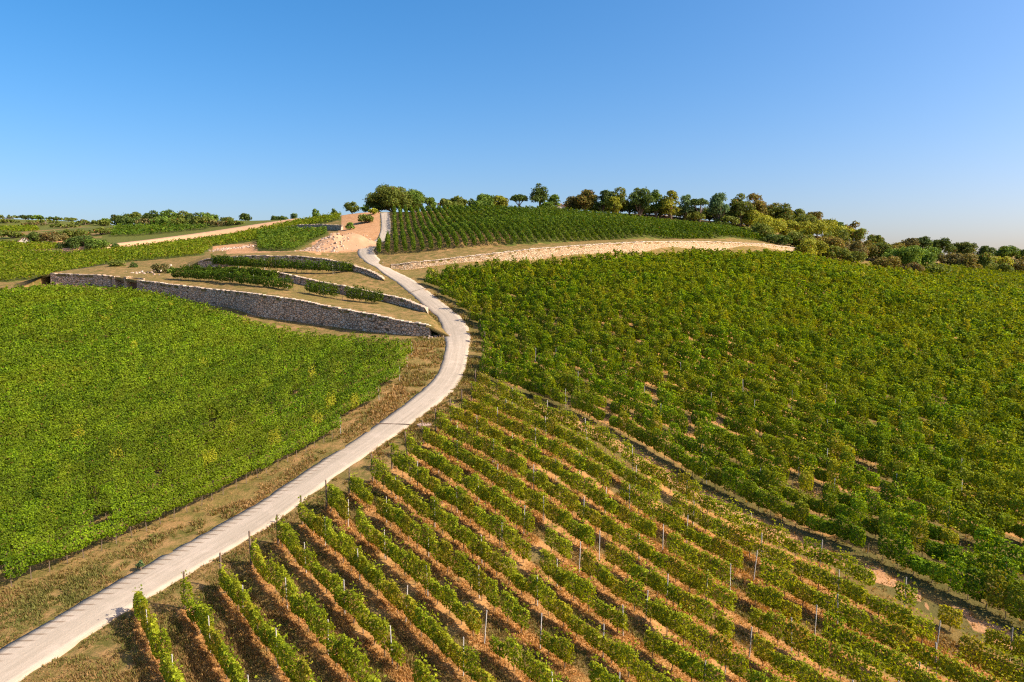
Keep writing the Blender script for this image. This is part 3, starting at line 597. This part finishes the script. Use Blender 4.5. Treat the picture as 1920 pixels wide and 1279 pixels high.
def terrace_row(label, pix, Ys, st, seed, gap=None):
    pl = resample(atl([(a, b, c) for (a, b), c in zip(pix, Ys)]), .25); r = np.random.default_rng(seed); mb = MB(); L_ = .25 * len(pl)
    n = int(L_ * 20 / .24 ** 2); t = r.uniform(0, L_, n); s = np.linspace(0, L_, len(pl)); p = np.stack([np.interp(t, s, pl[:, q]) for q in range(3)], 1)
    d = unit((pl[-1] - pl[0])[None, :2])[0]; nn = np.array([d[1], -d[0]]); st2 = dict(st)
    if gap: st2['keep'] = gap
    canopy(mb, t, p[:, :2], d, nn, p[:, 2], .24, st2, r, seed)
    for q in pl[::5]: add_tube(mb, [q - [0, 0, .2], q + [.05, 0, .8]], .04, 4, (.2, .14, .1), 1)
    m = pl[len(pl) // 2]; o = mb.build('vine_row', [M['vine_hill'], M['bark']], tuple(m)); tag(o, label, 'vine row', 'vine rows on the terraces')
    for q in pl[8::34]: put(ME_POST, 'metal_post', o, tuple(q - m), .4, (0, 0), 1.15)
terrace_row('dark vine row on the upper terrace, in front of the curved wall', [(397,499),(480,505),(560,510),(610,512),(664,513)], [158,148.5,144,142,143], dict(ST_HILL, h1=2.25, w=.7, lump=.6), 61)
terrace_row('thinning dark vine row on the lower terrace, above the long tall wall', [(325,524),(400,529),(480,538),(600,556),(660,565),(716,572)], [147,141,131.5,125,122,119.5], dict(ST_HILL, h1=2.4, w=.75, lump=.7), 62,
    lambda x, y, h: ~((y > 122.5) & (y < 128) & (h < .4)))
terrace_row('short dark vine row at the back of the lower terrace, behind the longer one', [(345,514),(400,518),(480,521),(520,526)], [155,150,142,138.5], dict(ST_HILL, h1=1.9, w=.6), 63)

# ------------------------------------------------------------------ trees and shrubs
def plant(name, label, cat, group, base, H, Wd, ca, cb, seed, form='round', clear=.18, lod=1.25, cov=1.0, rust=0):
    r = np.random.default_rng(seed); d = base[1]; s = max(.16, lod * d / 683.0); root = empty(name, tuple(base), label, cat, group)
    mb = MB(); tr_ = MB(); zc0 = H * clear; lobes = []
    shrub = name.endswith('shrub')
    nl = {'round': 22, 'tall': 20, 'wide': 30, 'umbrella': 12, 'shrub': 15, 'ragged': 24}[form]
    nl = int(nl * np.clip(Wd / max(H, .1), .7, 2.2)) if form in ('shrub', 'wide') else nl
    for i in range(nl):
        for _ in range(30):
            q = r.uniform(-1, 1, 3)
            if q @ q < 1: break
        if form == 'tall': wz = np.interp(q[2], [-1, -.3, 1], [.75, 1, .35]); q = q * [wz, wz, 1]
        if form == 'umbrella': q[2] = abs(q[2]) * .5 + .3
        if form in ('shrub', 'wide'): q[2] = -0.8 + 1.6 * r.random() * (1 - .6 * (q[0] ** 2))
        hh = (H - zc0) / 2; c = np.array([q[0] * Wd * .44, q[1] * Wd * .42, zc0 + hh + q[2] * hh * .68])
        lr = r.uniform(.12, .27) * Wd if form not in ('wide', 'shrub') else r.uniform(.28, .75) * min(Wd * .33, H * .5)
        lr = min(lr, H * .42); lz = lr * r.uniform(.7, 1.0); c[2] = min(c[2], H - lz * .85); lobes.append((c, lr, lz, r.uniform(.75, 1.25)))
    for c, lr, lz, br in lobes:
        n = int(cov * 7.5 * lr * (lr + lz) / 2 * 1.9 / s ** 2 * 1.1); n = min(max(n, 20), 1500)
        dv_ = unit(r.normal(size=(n, 3))); dv_[:, 2] = np.where(dv_[:, 2] < -.5, -dv_[:, 2], dv_[:, 2]); rad = np.sqrt(r.uniform(.3, 1.1, n)) * np.where(r.random(n) < .05, 1.2, 1)
        p = c + dv_ * rad[:, None] * [lr, lr, lz]; p[:, 2] = np.maximum(p[:, 2], .1)
        q = r.random(n)[:, None]; col = np.asarray(ca) * (1 - q) + np.asarray(cb) * q; col = col * br
        if rust: m = (r.random(n) < rust * (1.6 if br > 1.05 else .4))[:, None]; col = np.where(m, np.array((.20, .085, .025)) * r.uniform(.7, 1.3, (n, 1)), col)
        add_leaves(mb, p, dv_ + r.normal(0, .6, (n, 3)), s * r.uniform(.7, 1.5, n), col, r=r)
    tw = max(.06, .028 * H + .012 * Wd)
    z1 = zc0 + (H - zc0) * .35
    add_tube(tr_, [(0, 0, -.5), (.04 * H * .2, 0, zc0 * .6), (.02 * H, .01 * H, z1), (.0, 0, zc0 + (H - zc0) * .75)], [tw * 1.25, tw, tw * .7, tw * .25], 7)
    for c, lr, lz, br in lobes[:7]: add_tube(tr_, [(.01 * H, 0, zc0 * .9 + .1), (c * [.5, .5, 0] + [0, 0, (zc0 + c[2]) / 2]), c], [tw * .5, tw * .33, tw * .12], 5)
    mb.build('foliage' if shrub else 'crown', M['tree'], (0, 0, 0), root); tr_.build('stem' if shrub else 'trunk', M['bark'], (0, 0, 0), root); return root
DK, OL, GR, YG, RU_, BG, BR = ((.030,.062,.012),(.115,.16,.03)), ((.058,.085,.012),(.19,.22,.035)), ((.05,.10,.012),(.18,.26,.035)), ((.12,.14,.012),(.34,.34,.03)), ((.085,.085,.015),(.25,.21,.04)), ((.05,.105,.04),(.18,.26,.10)), ((.08,.075,.025),(.20,.175,.055))
TREES = [  # cx, top, width px, metres ahead, colours, form, rust, label
 (738,348,86,268,OL,'wide',.03,'tree','broad dark oak on the crest beside the top of the pale track'),
 (778,355,46,272,GR,'round',.02,'tree','rounder green tree leaning on the right side of the broad crest oak'),
 (712,364,40,266,DK,'wide',0,'tree','low dark tree under the left side of the broad crest oak'),
 (808,368,22,276,GR,'round',0,'tree','small bright green tree just right of the crest oak'),
 (835,369,26,282,OL,'ragged',.05,'tree','thin hazy olive tree behind the hilltop vines, near the crest oak'),
 (858,366,34,282,OL,'round',.03,'tree','grey-olive rounded tree on the crest between two thin ones'),
 (886,370,20,284,BG,'ragged',0,'tree','thin blue-green tree behind the middle of the hilltop vines'),
 (912,362,34,280,GR,'round',0,'tree','light green round tree on the crest, left one of a pair'),
 (938,364,30,280,YG,'round',0,'tree','light yellow-green tree on the crest, right one of a pair'),
 (973,366,32,266,DK,'umbrella',0,'tree','small dark spreading tree standing alone left of the tall upright tree'),
 (1011,337,36,266,DK,'tall',.02,'tree','tall upright dark tree, highest point of the crest'),
 (1038,361,24,268,GR,'round',0,'tree','short bushy green tree at the right foot of the tall upright tree'),
 (1070,366,30,274,BR,'round',.05,'tree','purplish-brown bare-looking tree right of the small white building'),
 (1098,351,40,270,RU_,'ragged',.2,'tree','rusty-topped olive tree at the left end of the crest grove'),
 (1128,353,30,268,DK,'round',0,'tree','very dark tree between two browner ones in the crest grove'),
 (1156,348,40,268,OL,'ragged',.15,'tree','olive tree with a brown-tinged top in the crest grove'),
 (1150,366,26,262,YG,'ragged',0,'tree','light olive tree standing low in front of the crest grove'),
 (1198,343,46,268,DK,'tall',.03,'tree','large dark green tree, tallest of the crest grove'),
 (1228,347,30,270,GR,'tall',.03,'tree','narrow dark green tree touching the tallest grove tree'),
 (1256,350,36,268,YG,'ragged',.12,'tree','yellow-olive feathery tree in the right part of the crest grove'),
 (1283,355,28,272,BG,'tall',0,'tree','slender grey-green tree at the right end of the crest grove'),
 (1310,368,36,272,DK,'umbrella',0,'tree','dark flat-topped tree with sky showing beneath its crown'),
 (1347,349,46,276,BG,'tall',0,'tree','bushy blue-green tree rising over the scrub slope'),
 (1385,357,42,278,OL,'ragged',.1,'tree','olive tree right behind the blue-green one on the scrub slope'),
 (1412,359,40,282,RU_,'ragged',.3,'tree','tree with orange-brown top above the scrub slope'),
 (1455,376,44,292,OL,'ragged',.22,'tree','olive tree with rust-red tips, where the skyline starts to drop'),
 (1490,389,40,300,OL,'round',.08,'tree','olive tree on the falling skyline below the rust-tipped one'),
 (1522,393,42,304,RU_,'ragged',.2,'tree','brown-green tree on the falling skyline, beside the olive one'),
 (1563,408,30,308,GR,'round',0,'tree','round green tree standing above yellow scrub on the right slope'),
 (1596,411,34,312,RU_,'ragged',.35,'tree','last tree of the steep slope with a red-orange patch'),
 (1642,441,30,316,OL,'round',.05,'tree','small olive tree in the dip of the right skyline'),
 (1704,442,32,318,BR,'ragged',.12,'tree','purplish dark tree at the left of the far right grove'),
 (1726,443,34,322,DK,'round',0,'tree','dark green tree touching the purplish tree on the right skyline'),
 (1764,447,38,326,DK,'round',.02,'tree','dark rounded tree in the middle of the far right grove'),
 (1806,455,44,330,OL,'ragged',.12,'tree','wide olive-brown tree between two dark green ones, far right'),
 (1849,457,30,334,DK,'round',0,'tree','single dark round tree on the far right skyline'),
 (1888,461,40,338,GR,'round',.03,'tree','broad green tree near the right edge of the skyline'),
 (1925,469,34,340,DK,'round',0,'tree','dark tree cut off by the right edge of the picture'),
 (662,379,26,276,OL,'round',.03,'tree','round olive tree at the top of the bare orange bank'),
 (686,384,16,274,GR,'round',0,'tree','small green sapling between the olive tree and the crest oak'),
 (520,404,18,372,DK,'round',0,'tree','dark little tree, left of a touching pair on the left skyline'),
 (533,403,16,372,DK,'round',0,'tree','dark little tree, right of a touching pair on the left skyline'),
 (554,397,14,345,BG,'tall',0,'tree','small slim blue-green tree alone on the left skyline'),
 (594,391,14,318,GR,'round',0,'tree','tiny round green tree standing alone above the far vines'),
 (628,389,12,296,BG,'tall',0,'tree','tiny grey-green tree just left of the olive tree by the bank'),
 (462,398,20,385,DK,'round',0,'tree','single dark tree right of the left-hand wood'),
 (202,408,14,505,GR,'round',0,'tree','tiny tree left of the left-hand wood'),
]
WOOD = [(232,402,38,455,DK),(262,395,34,450,OL),(290,394,34,445,DK),(322,393,36,440,GR),(346,394,30,438,OL),(368,400,26,436,DK),(393,400,32,425,GR),(430,408,26,410,OL)]
wl = ['dark tree at the left end of the far wood','olive tree second from the left in the far wood','dark tree on the crown of the far wood','green tree at the highest part of the far wood','olive tree past the top of the far wood','dark gap-side tree toward the right of the far wood','round green tree at the right end of the far wood','low olive tree trailing off right of the far wood']
for q, l in zip(WOOD, wl): TREES.append((*q[:4], q[4], 'round', .04, 'tree', l))
for (cx, tp, wpx_, Yd, c), l in zip([(20,404,60,540,OL),(58,404,26,535,DK),(76,404,20,530,GR),(104,407,26,528,DK),(132,408,36,522,OL)],
    ['low olive tree on the far left skyline at the picture edge','small dark tree, left of two on the far left skyline','small green tree, right of two on the far left skyline','dark round tree midway along the far left skyline','olive tree at the right end of the far left line']): TREES.append((cx, tp, wpx_, Yd, c, 'round', .05, 'tree', l))
SHRUBS = [ # cx, top px, base px, width px, colours, rust, label
 (264,1065,1073,16,BG,0,'small pale green weed clump on the left verge of the road'),(157,441,471,84,DK,.0,'big dark shrub at the left end of the orange dirt track'),(185,446,470,40,GR,0,'green shrub hugging the right side of the big dark shrub'),
 (62,433,458,36,DK,0,'dark shrub just behind the small white-gabled house'),(92,433,456,34,BR,.25,'reddish-brown shrub right of the white-gabled house'),
 (140,430,447,60,OL,.1,'wide olive shrub behind the big dark left-hand shrub'),(215,455,466,22,DK,0,'small dark shrub right of the big dark left-hand shrub'),
 (222,484,508,28,OL,0,'olive shrub above the stone gateway'),(250,488,508,18,DK,0,'dark shrub right above the stone gateway'),(302,492,516,36,BR,.1,'brownish shrub at the left end of the lower terrace vines'),(322,497,517,18,GR,0,'small green shrub touching the start of the lower terrace vines'),
 (684,400,418,34,OL,0,'dark olive shrub on the bare orange bank'),(656,415,431,20,GR,0,'green shrub lower down the bare orange bank'),(700,390,402,18,YG,0,'yellowish shrub at the top of the pale track'),
 (1330,393,414,50,DK,0,'dark shrub below the flat-topped tree'),(1300,396,416,40,OL,.1,'olive shrub at the upper right end of the hilltop vines'),(1362,402,424,60,OL,.1,'olive shrub below the blue-green tree'),(1350,414,426,40,DK,0,'low dark shrub at the edge of the hilltop vines'),
 (1400,392,428,70,YG,.06,'tall yellow-olive shrub at the top of the scrub slope'),(1440,404,446,70,YG,.04,'yellow-green shrub mid-slope above the end of the pale wall'),(1420,420,446,60,OL,.05,'olive shrub just above the end of the hilltop vines'),(1452,438,460,70,DK,0,'dark shrub behind the right end of the pale wall'),
 (1485,404,452,60,YG,.04,'bright yellow-green shrub in the middle of the scrub slope'),(1500,432,470,60,OL,.2,'olive shrub directly above the tip of the pale wall'),(1530,412,466,60,YG,.03,'tall pale yellow-green shrub below the brown-green tree'),
 (1545,442,478,60,RU_,.25,'rusty shrub low on the scrub slope'),(1572,428,474,50,OL,.06,'olive shrub beneath the round green slope tree'),(1590,448,484,56,BR,.25,'reddish-brown shrub below the last slope tree'),
 (1618,446,486,50,RU_,.2,'rust-brown shrub at the foot of the steep slope'),(1650,452,490,56,OL,.12,'olive shrub in the dip of the right skyline'),(1680,456,494,60,RU_,.35,'red-orange shrub left of the bright green thicket'),
 (1690,462,502,76,GR,0,'bright green thicket on the right slope'),(1718,466,502,60,GR,0,'second bright green thicket, touching the far right grove'),(1745,462,492,50,GR,.02,'green shrub under the dark trees of the far right grove'),(1660,480,506,60,RU_,.3,'low russet shrub along the edge of the right-hand vineyard'),
 (1710,492,512,50,BR,.3,'low red-brown shrub below the bright green thicket'),(1790,470,502,60,BR,.12,'dark brown shrub under the wide olive-brown tree'),(1830,474,506,50,OL,.1,'olive shrub in front of the far right grove'),(1862,478,510,56,YG,.25,'yellow-orange shrub near the right edge'),(1900,484,512,50,BR,.15,'brown shrub at the right edge of the picture'),(1760,496,514,60,OL,.05,'flat olive shrub in the field right of the vineyard'),(1815,484,508,40,RU_,.3,'pinkish-rust shrub among the far right scrub'),
 (22,432,447,44,OL,.1,'olive shrub at the far left edge behind the gabled house'),(110,438,452,40,BR,.2,'brown shrub between the gabled house and the big dark shrub'),(190,425,440,50,OL,.1,'olive shrub left of the far dark vine field'),(60,416,424,60,BR,.15,'brown thicket over the yellow-green far strip'),(120,419,428,70,OL,.1,'long olive thicket below the far left ridge trees'),(15,411,418,50,OL,.1,'olive thicket at the left end of the far ridge'),(195,413,424,40,OL,.1,'olive thicket linking the ridge trees and the far wood'),(240,405,424,50,DK,0,'dark undergrowth at the left end of the far wood'),(310,404,424,60,GR,.05,'green undergrowth at the middle of the far wood'),(380,406,424,50,OL,.1,'olive undergrowth at the right of the far wood'),(440,412,422,40,OL,.1,'low olive shrub below the single dark tree'),
 (1380,378,410,60,OL,.12,'olive shrub under the orange-brown topped tree'),(1425,382,420,60,RU_,.15,'brown-olive shrub under the rust-tipped skyline tree'),(1465,388,430,60,OL,.1,'olive shrub crowding the middle of the skyline slope'),(1510,400,440,56,OL,.12,'olive shrub below the falling skyline trees'),(1545,410,446,50,YG,.06,'yellowish shrub left of the round green slope tree'),(1575,420,456,50,YG,.1,'yellow-olive shrub under the last two slope trees'),(1605,425,462,40,OL,.15,'olive-brown shrub at the right shoulder of the slope'),(1520,448,484,60,YG,.08,'yellow-green shrub low on the slope past the pale wall tip'),(1560,462,490,56,OL,.12,'olive shrub bordering the upper edge of the right-hand vineyard'),(1600,470,496,60,OL,.15,'olive-brown shrub bordering the vineyard at the slope foot'),(1870,492,514,60,OL,.06,'olive bush beside the green field at the right'),(1925,478,512,50,RU_,.2,'rusty shrub cut by the right edge of the picture'),
 (85,411,420,60,OL,.1,'low olive thicket on the far left ridge'),(160,412,422,50,OL,.1,'low brown-green thicket right of the far left ridge trees'),(280,408,424,60,BR,.15,'brownish undergrowth at the foot of the far wood'),(345,410,424,60,OL,.1,'olive undergrowth in front of the far wood'),(410,412,424,50,BR,.1,'brown undergrowth right of the far wood'),
 (1080,374,397,40,OL,.05,'olive undergrowth just right of the small pale building'),(1140,376,400,44,OL,.05,'olive undergrowth left of the tallest grove tree'),(1160,380,402,40,GR,0,'green undergrowth in the middle of the crest grove'),(1210,380,405,44,DK,0,'very dark undergrowth right of the tallest grove tree'),(1255,384,409,40,OL,.08,'olive undergrowth under the feathery grove tree'),(1300,388,414,44,DK,0,'dark undergrowth beneath the flat-topped tree'),(850,376,396,40,OL,0,'olive undergrowth behind the hilltop vines near the oak'),(905,376,396,44,GR,0,'green undergrowth below the light green pair of trees'),(770,374,396,50,DK,0,'dark undergrowth below the broad crest oak'),(1030,376,398,36,GR,0,'green undergrowth below the tall upright tree'),(1345,385,416,60,OL,.05,'olive undergrowth beneath the blue-green tree'),
 (1180,378,402,40,DK,0,'dark undergrowth below the tallest grove tree'),(1110,376,396,50,DK,0,'dark undergrowth at the left of the crest grove'),(1235,382,404,40,OL,.05,'olive undergrowth below the feathery grove tree'),(1275,384,410,36,OL,.1,'olive undergrowth at the right of the crest grove')]
for i, (cx, tp, wp, Yd, cc, form, ru, nm, lab) in enumerate(TREES):
    b = at(cx, 460, Yd); b[2] = float(T(b[0], b[1])); top = at(cx, tp, Yd)[2]; H = max(1.8, top - b[2])
    plant('tree', lab, 'tree', None, b, H, 1.04 * wp * Yd / FPX, *cc, 500 + i, form, 0.02 if form == 'wide' else .3 if form == 'umbrella' else .02, rust=ru * .5)
for i, (cx, tp, bp, wp, cc, ru, lab) in enumerate(SHRUBS):
    b = G(cx, bp); H = max(.9, (bp - tp) * b[1] / FPX); b = b - [0, 0, .1]
    plant('shrub', lab, 'shrub', None, b, H, wp * b[1] / FPX, *(np.array(cc) * (1.3 if cx > 1290 else 1.1)), 800 + i, 'shrub', .02, rust=ru * .5)

# ------------------------------------------------------------------ gateway, houses, rubble
gA, gB = G(212, 539), G(256, 546); m = (gA + gB) / 2; m[2] = float(T(m[0], m[1])); ax = unit(((gB - gA) * [1, 1, 0])[None])[0]; ay = np.array([-ax[1], ax[0], 0])
rz = math.atan2(ax[1], ax[0]); gw = np.linalg.norm((gB - gA)[:2]); t = empty('stone_gateway', tuple(m), 'recessed stone gateway with brown door in the lowest grey wall', 'gateway', None, rz); t['kind'] = 'thing'
hgt = 2.5
def uvbox(o):
    ul = o.data.uv_layers.new(name='UVMap'); me = o.data
    for l in me.loops: c = me.vertices[l.vertex_index].co; ul.data[l.index].uv = (c.x + c.y, c.z)
for sx in (-1, 0.15):
    mb = MB(); x0 = sx * gw / 2 if sx < 0 else gw * .02; add_box(mb, (x0, -.1, -.5), (x0 + 1.0, 1.2, hgt)); add_box(mb, (x0 - .08, -.18, hgt), (x0 + 1.08, 1.25, hgt + .18)); o = mb.build('pillar', M['stone_pale'] if sx > 0 else M['stone_grey'], (0, 0, 0), t); uvbox(o)
mb = MB(); add_box(mb, (-gw / 2 - .6, 1.25, -.5), (gw / 2 + .6, 1.7, hgt - .1)); o = mb.build('back_wall', M['stone_grey'], (0, 0, 0), t); uvbox(o)
g = N('brown_door'); M['door'] = g.finish(g.mix(g.noise(g.n('TexCoord').outputs['Object'], 3, 3), (.16, .07, .035), (.26, .13, .07)), .7)
mb = MB()
for k in range(7): add_box(mb, (gw * .02 + 1.05 + k * .3, .9, 0), (gw * .02 + 1.05 + k * .3 + .285, .97, 2.05))
d_ = mb.build('door', M['door'], (0, 0, 0), t); mb = MB(); add_box(mb, (gw * .02 + 1.3, .86, .95), (gw * .02 + 1.42, .898, 1.1)); mb.build('handle', M['metal'], (0, 0, 0), d_)
g = N('render_white'); M['white'] = g.finish(g.mix(g.noise(g.n('TexCoord').outputs['Object'], 1.5, 4), (.46, .40, .32), (.60, .53, .44)), .9)
g = N('roof_tile'); tc = g.n('TexCoord').outputs['Object']; wv = g.n('TexWave', i_Scale=3.0); g.l(tc, wv.inputs[0]); M['roof'] = g.finish(g.mix(g.math('MULTIPLY', wv.outputs[1], .5), g.mix(g.noise(tc, 2, 4), (.30, .12, .07), (.42, .21, .13)), (.16, .07, .05)), .85)
M['glass'] = N('window_glass').finish((.03, .035, .04), .15, spec=.5)
def house(label, px, py, wid, dep, hw, hr, rz, cat='house'):
    b = G(px, py); t = empty('house', tuple(b - [0, 0, .2]), label, cat, None, rz); t['kind'] = 'thing'; w2, d2 = wid / 2, dep / 2
    mb = MB(); v = [(-w2,-d2,-.5),(w2,-d2,-.5),(w2,d2,-.5),(-w2,d2,-.5),(-w2,-d2,hw),(w2,-d2,hw),(w2,d2,hw),(-w2,d2,hw)]; mb.add(v, [(0,1,5,4),(1,2,6,5),(2,3,7,6),(3,0,4,7)]); mb.add([(-w2,-d2,hw),(w2,-d2,hw),(0,-d2,hw+hr)], [(0,1,2)]); mb.add([(w2,d2,hw),(-w2,d2,hw),(0,d2,hw+hr)], [(0,1,2)]); mb.build('wall', M['white'], (0, 0, 0), t)
    mb = MB(); o_ = .35; k = hr / w2
    for sg in (-1, 1):
        a = [(sg*(w2+o_), -d2-o_, hw-o_*k+.04), (sg*(w2+o_), d2+o_, hw-o_*k+.04), (0, d2+o_, hw+hr+.04), (0, -d2-o_, hw+hr+.04)]; bb = [(x_, y_, z_+.14) for x_, y_, z_ in a]
        mb.add(a + bb, [(0,1,2,3),(4,5,6,7),(0,1,5,4),(1,2,6,5),(2,3,7,6),(3,0,4,7)])
    rf = mb.build('roof', M['roof'], (0, 0, 0), t); mb = MB(); add_box(mb, (w2*.3, d2*.2, hw + hr*.4), (w2*.3+.5, d2*.2+.5, hw+hr+.6)); mb.build('chimney', M['white'], (0, 0, 0), rf)
    for x_ in (-w2*.45, w2*.45):
        mb = MB(); add_box(mb, (x_-.4, -d2-.03, hw*.35), (x_+.4, -d2+.05, hw*.8)); wn = mb.build('window', M['glass'], (0, 0, 0), t); mb = MB(); add_box(mb, (x_-.5, -d2-.07, hw*.3), (x_+.5, -d2-.035, hw*.345)); mb.build('sill', M['white'], (0, 0, 0), wn)
house('small white-gabled house with reddish roof at the left edge', 46, 459, 4.2, 7.5, 1.5, 1.9, R(38))
house('small pale building half hidden behind the tall upright tree', 1049, 388, 3.4, 4.5, 2.1, .9, R(10), 'building')
def rocks(mb, c, n, spread, sz, r, cols, lie=None):
    for _ in range(n):
        q = r.normal(0, 1, 2) * spread; x_, y_ = c[0] + q[0], c[1] + q[1]; z_ = float(T(x_, y_)) + (lie(x_, y_) if lie else 0); s_ = sz * r.uniform(.5, 1.7)
        v = unit(r.normal(size=(8, 3)) * .35 + np.array([(a, b, c_) for a in (-1, 1) for b in (-1, 1) for c_ in (-1, 1)])) * s_ * r.uniform(.6, 1.2, 3) + [x_, y_, z_ + s_ * .25]
        cc = np.asarray(cols[0]) + (np.asarray(cols[1]) - np.asarray(cols[0])) * r.random()
        mb.add(v, [(0,1,3,2),(4,6,7,5),(0,4,5,1),(2,3,7,6),(0,2,6,4),(1,5,7,3)], cc)
r = np.random.default_rng(5); hb = G(622, 471); hb[2] = float(T(hb[0], hb[1])); n = 34
xs = np.linspace(-9, 11, n); ys = np.linspace(-3.5, 12, n); XX, YY = np.meshgrid(xs, ys, indexing='ij')
hz = 3.6 * np.exp(-((XX + 1.5) / 4.2) ** 2 - ((YY - 4) / 3.2) ** 2) + 3.6 * np.exp(-((XX - 4.5) / 4.5) ** 2 - ((YY - 7) / 4) ** 2); hz = hz * (.75 + .5 * fbm(XX * .5, YY * .5, 31)) - .25
wx, wy = hb[0] + XX, hb[1] + YY
def lie(x_, y_):
    a, b = x_ - hb[0], y_ - hb[1]; i = int(np.clip((a + 9) / 20 * (n - 1), 0, n - 1)); j = int(np.clip((b + 3.5) / 15.5 * (n - 1), 0, n - 1)); return max(0.0, hz[i, j])
t = empty('rubble_heap', tuple(hb), 'heap of tan earth and broken stone above the terraces, left of the bend', 'rubble heap')
mb = MB(); idx = np.arange(n * n).reshape(n, n); f = np.stack([idx[:-1, :-1], idx[1:, :-1], idx[1:, 1:], idx[:-1, 1:]], -1).reshape(-1, 4); mb.add(np.stack([wx, wy, T(wx, wy) + hz], -1).reshape(-1, 3), f); mb.build('earth_mound', M['dirt'], tuple(hb), t, smooth=True)
mb = MB(); rocks(mb, hb + [-3.0, 2, 0], 150, 2.6, .32, r, ((.34,.24,.17),(.62,.50,.38)), lie); rocks(mb, hb + [2, 3, 0], 70, 3.5, .2, r, ((.40,.26,.16),(.60,.44,.30)), lie); st_ = mb.build('broken_stone', M['attr'], tuple(hb), t); st_['kind'] = 'stuff'
for (px, py, nn_, spd, sz, lab) in [(812,632,22,1.3,.2,'loose pale stones spilled at the road end of the long tall wall'),(268,512,40,3.0,.26,'scattered pale rubble above the stone gateway'),(440,466,160,3.6,.28,'pale rubble spread beside the small upper vineyard patch'),(722,497,16,1.2,.2,'few loose stones at the left tip of the pale wall'),(708,582,14,2.2,.16,'orange stones lying on the lower terrace')]:
    c = G(px, py) if py > 600 or px > 715 or py < 470 else at(px, py, 157 if px < 300 else 119.5); mb = MB(); base_z = float(c[2] - T(c[0], c[1])); rocks(mb, c, nn_, spd, sz, r, ((.36,.25,.17),(.66,.52,.40)), lambda x_, y_: max(0, base_z) * (1 if 470 < py < 600 else 0))
    o = mb.build('loose_stones', M['attr'], tuple(c)); tag(o, lab, 'stones', kind='stuff')
c = G(796, 799); mb = MB(); q = [(1.0,.0),(.75,.55),(.1,.7),(-.6,.5),(-1.05,.05),(-.7,-.5),(.05,-.6),(.8,-.45)]; k = len(q); zz = float(c[2])
V = [(c[0]+a*.8, c[1]+b*.9, zz-.2) for a, b in q] + [(c[0]+a*.76, c[1]+b*.86, zz+.12+.02*math.sin(i*3)) for i, (a, b) in enumerate(q)]
mb.add(V, [(i, (i+1)%k, k+(i+1)%k, k+i) for i in range(k)], (.40,.28,.21)); mb.add(V[k:], [list(range(k))], (.44,.31,.23)); o = mb.build('stone_slab', M['attr'], tuple(c)); tag(o, 'flat pinkish stone slab on the verge beside the drain channel', 'stone slab')

# ------------------------------------------------------------------ dry grass
r = np.random.default_rng(77); n = 380000
d = np.exp(r.uniform(math.log(24), math.log(135), n)); a = r.uniform(-.72, .72, n); x = d * np.sin(a); y = d * np.cos(a)
offr = (x * RN[0] + y * RN[1] - PHASE) / SP; fr = np.abs(offr - np.round(offr)); innear = inside(NEAR, x, y); other = inside(RIGHT, x, y) | inside(LEFT, x, y)
pn = fbm(x * .35, y * .35, 41); keep = ~near_road(x, y, .12) & ~(other & (r.random(n) < .85)) & (pn > np.where(innear, .30, .40)) & (y < 150)
zt = T(x, y); keep &= ~((x < -14) & (y > 100))
x, y, fr, innear, pn, d, zt = [q[keep] for q in (x, y, fr, innear, pn, d, zt)]; m = len(x)
orange = innear & (fr < .25); hgt = np.where(orange, .16, np.where(innear, .2, .17)) * r.uniform(.5, 1.5, m) * np.clip(d / 45, .9, 1.8); wd = .014 * np.clip(d / 30, 1, 3.6)
q = r.random(m); base = np.where(orange[:, None], np.array((.50,.28,.095)) * (.55 + .75 * q[:, None]), np.where((fbm(x * .15, y * .15, 52) + (q - .5) * .5 > .52)[:, None], np.array((.13,.135,.03)) * (.7 + .6 * q[:, None]), np.array((.36,.22,.085)) * (.55 + .7 * q[:, None])))
mb = MB(); P0 = np.stack([x, y, zt - .03], 1)
for k in range(4):
    an = r.uniform(0, 2 * math.pi, m); rad = r.uniform(.02, .12, m) * np.clip(d / 40, 1, 2); b0 = P0 + np.stack([np.cos(an) * rad, np.sin(an) * rad, 0 * an], 1); sd = np.stack([-np.sin(an), np.cos(an), 0 * an], 1) * (wd * r.uniform(1, 2.2, m))[:, None]
    tip = b0 + np.stack([np.cos(an) * hgt * .45, np.sin(an) * hgt * .45, hgt * r.uniform(.6, 1.1, m)], 1)
    v = np.stack([b0 - sd, b0 + sd, tip], 1).reshape(-1, 3); mb.add(v, np.arange(3 * m).reshape(-1, 3), np.repeat(base * r.uniform(.8, 1.2, (m, 1)), 3, 0))
o = mb.build('dry_grass', M['grass']); tag(o, 'dry orange and straw-coloured grass on the verges and under the near vines', 'grass', kind='stuff')
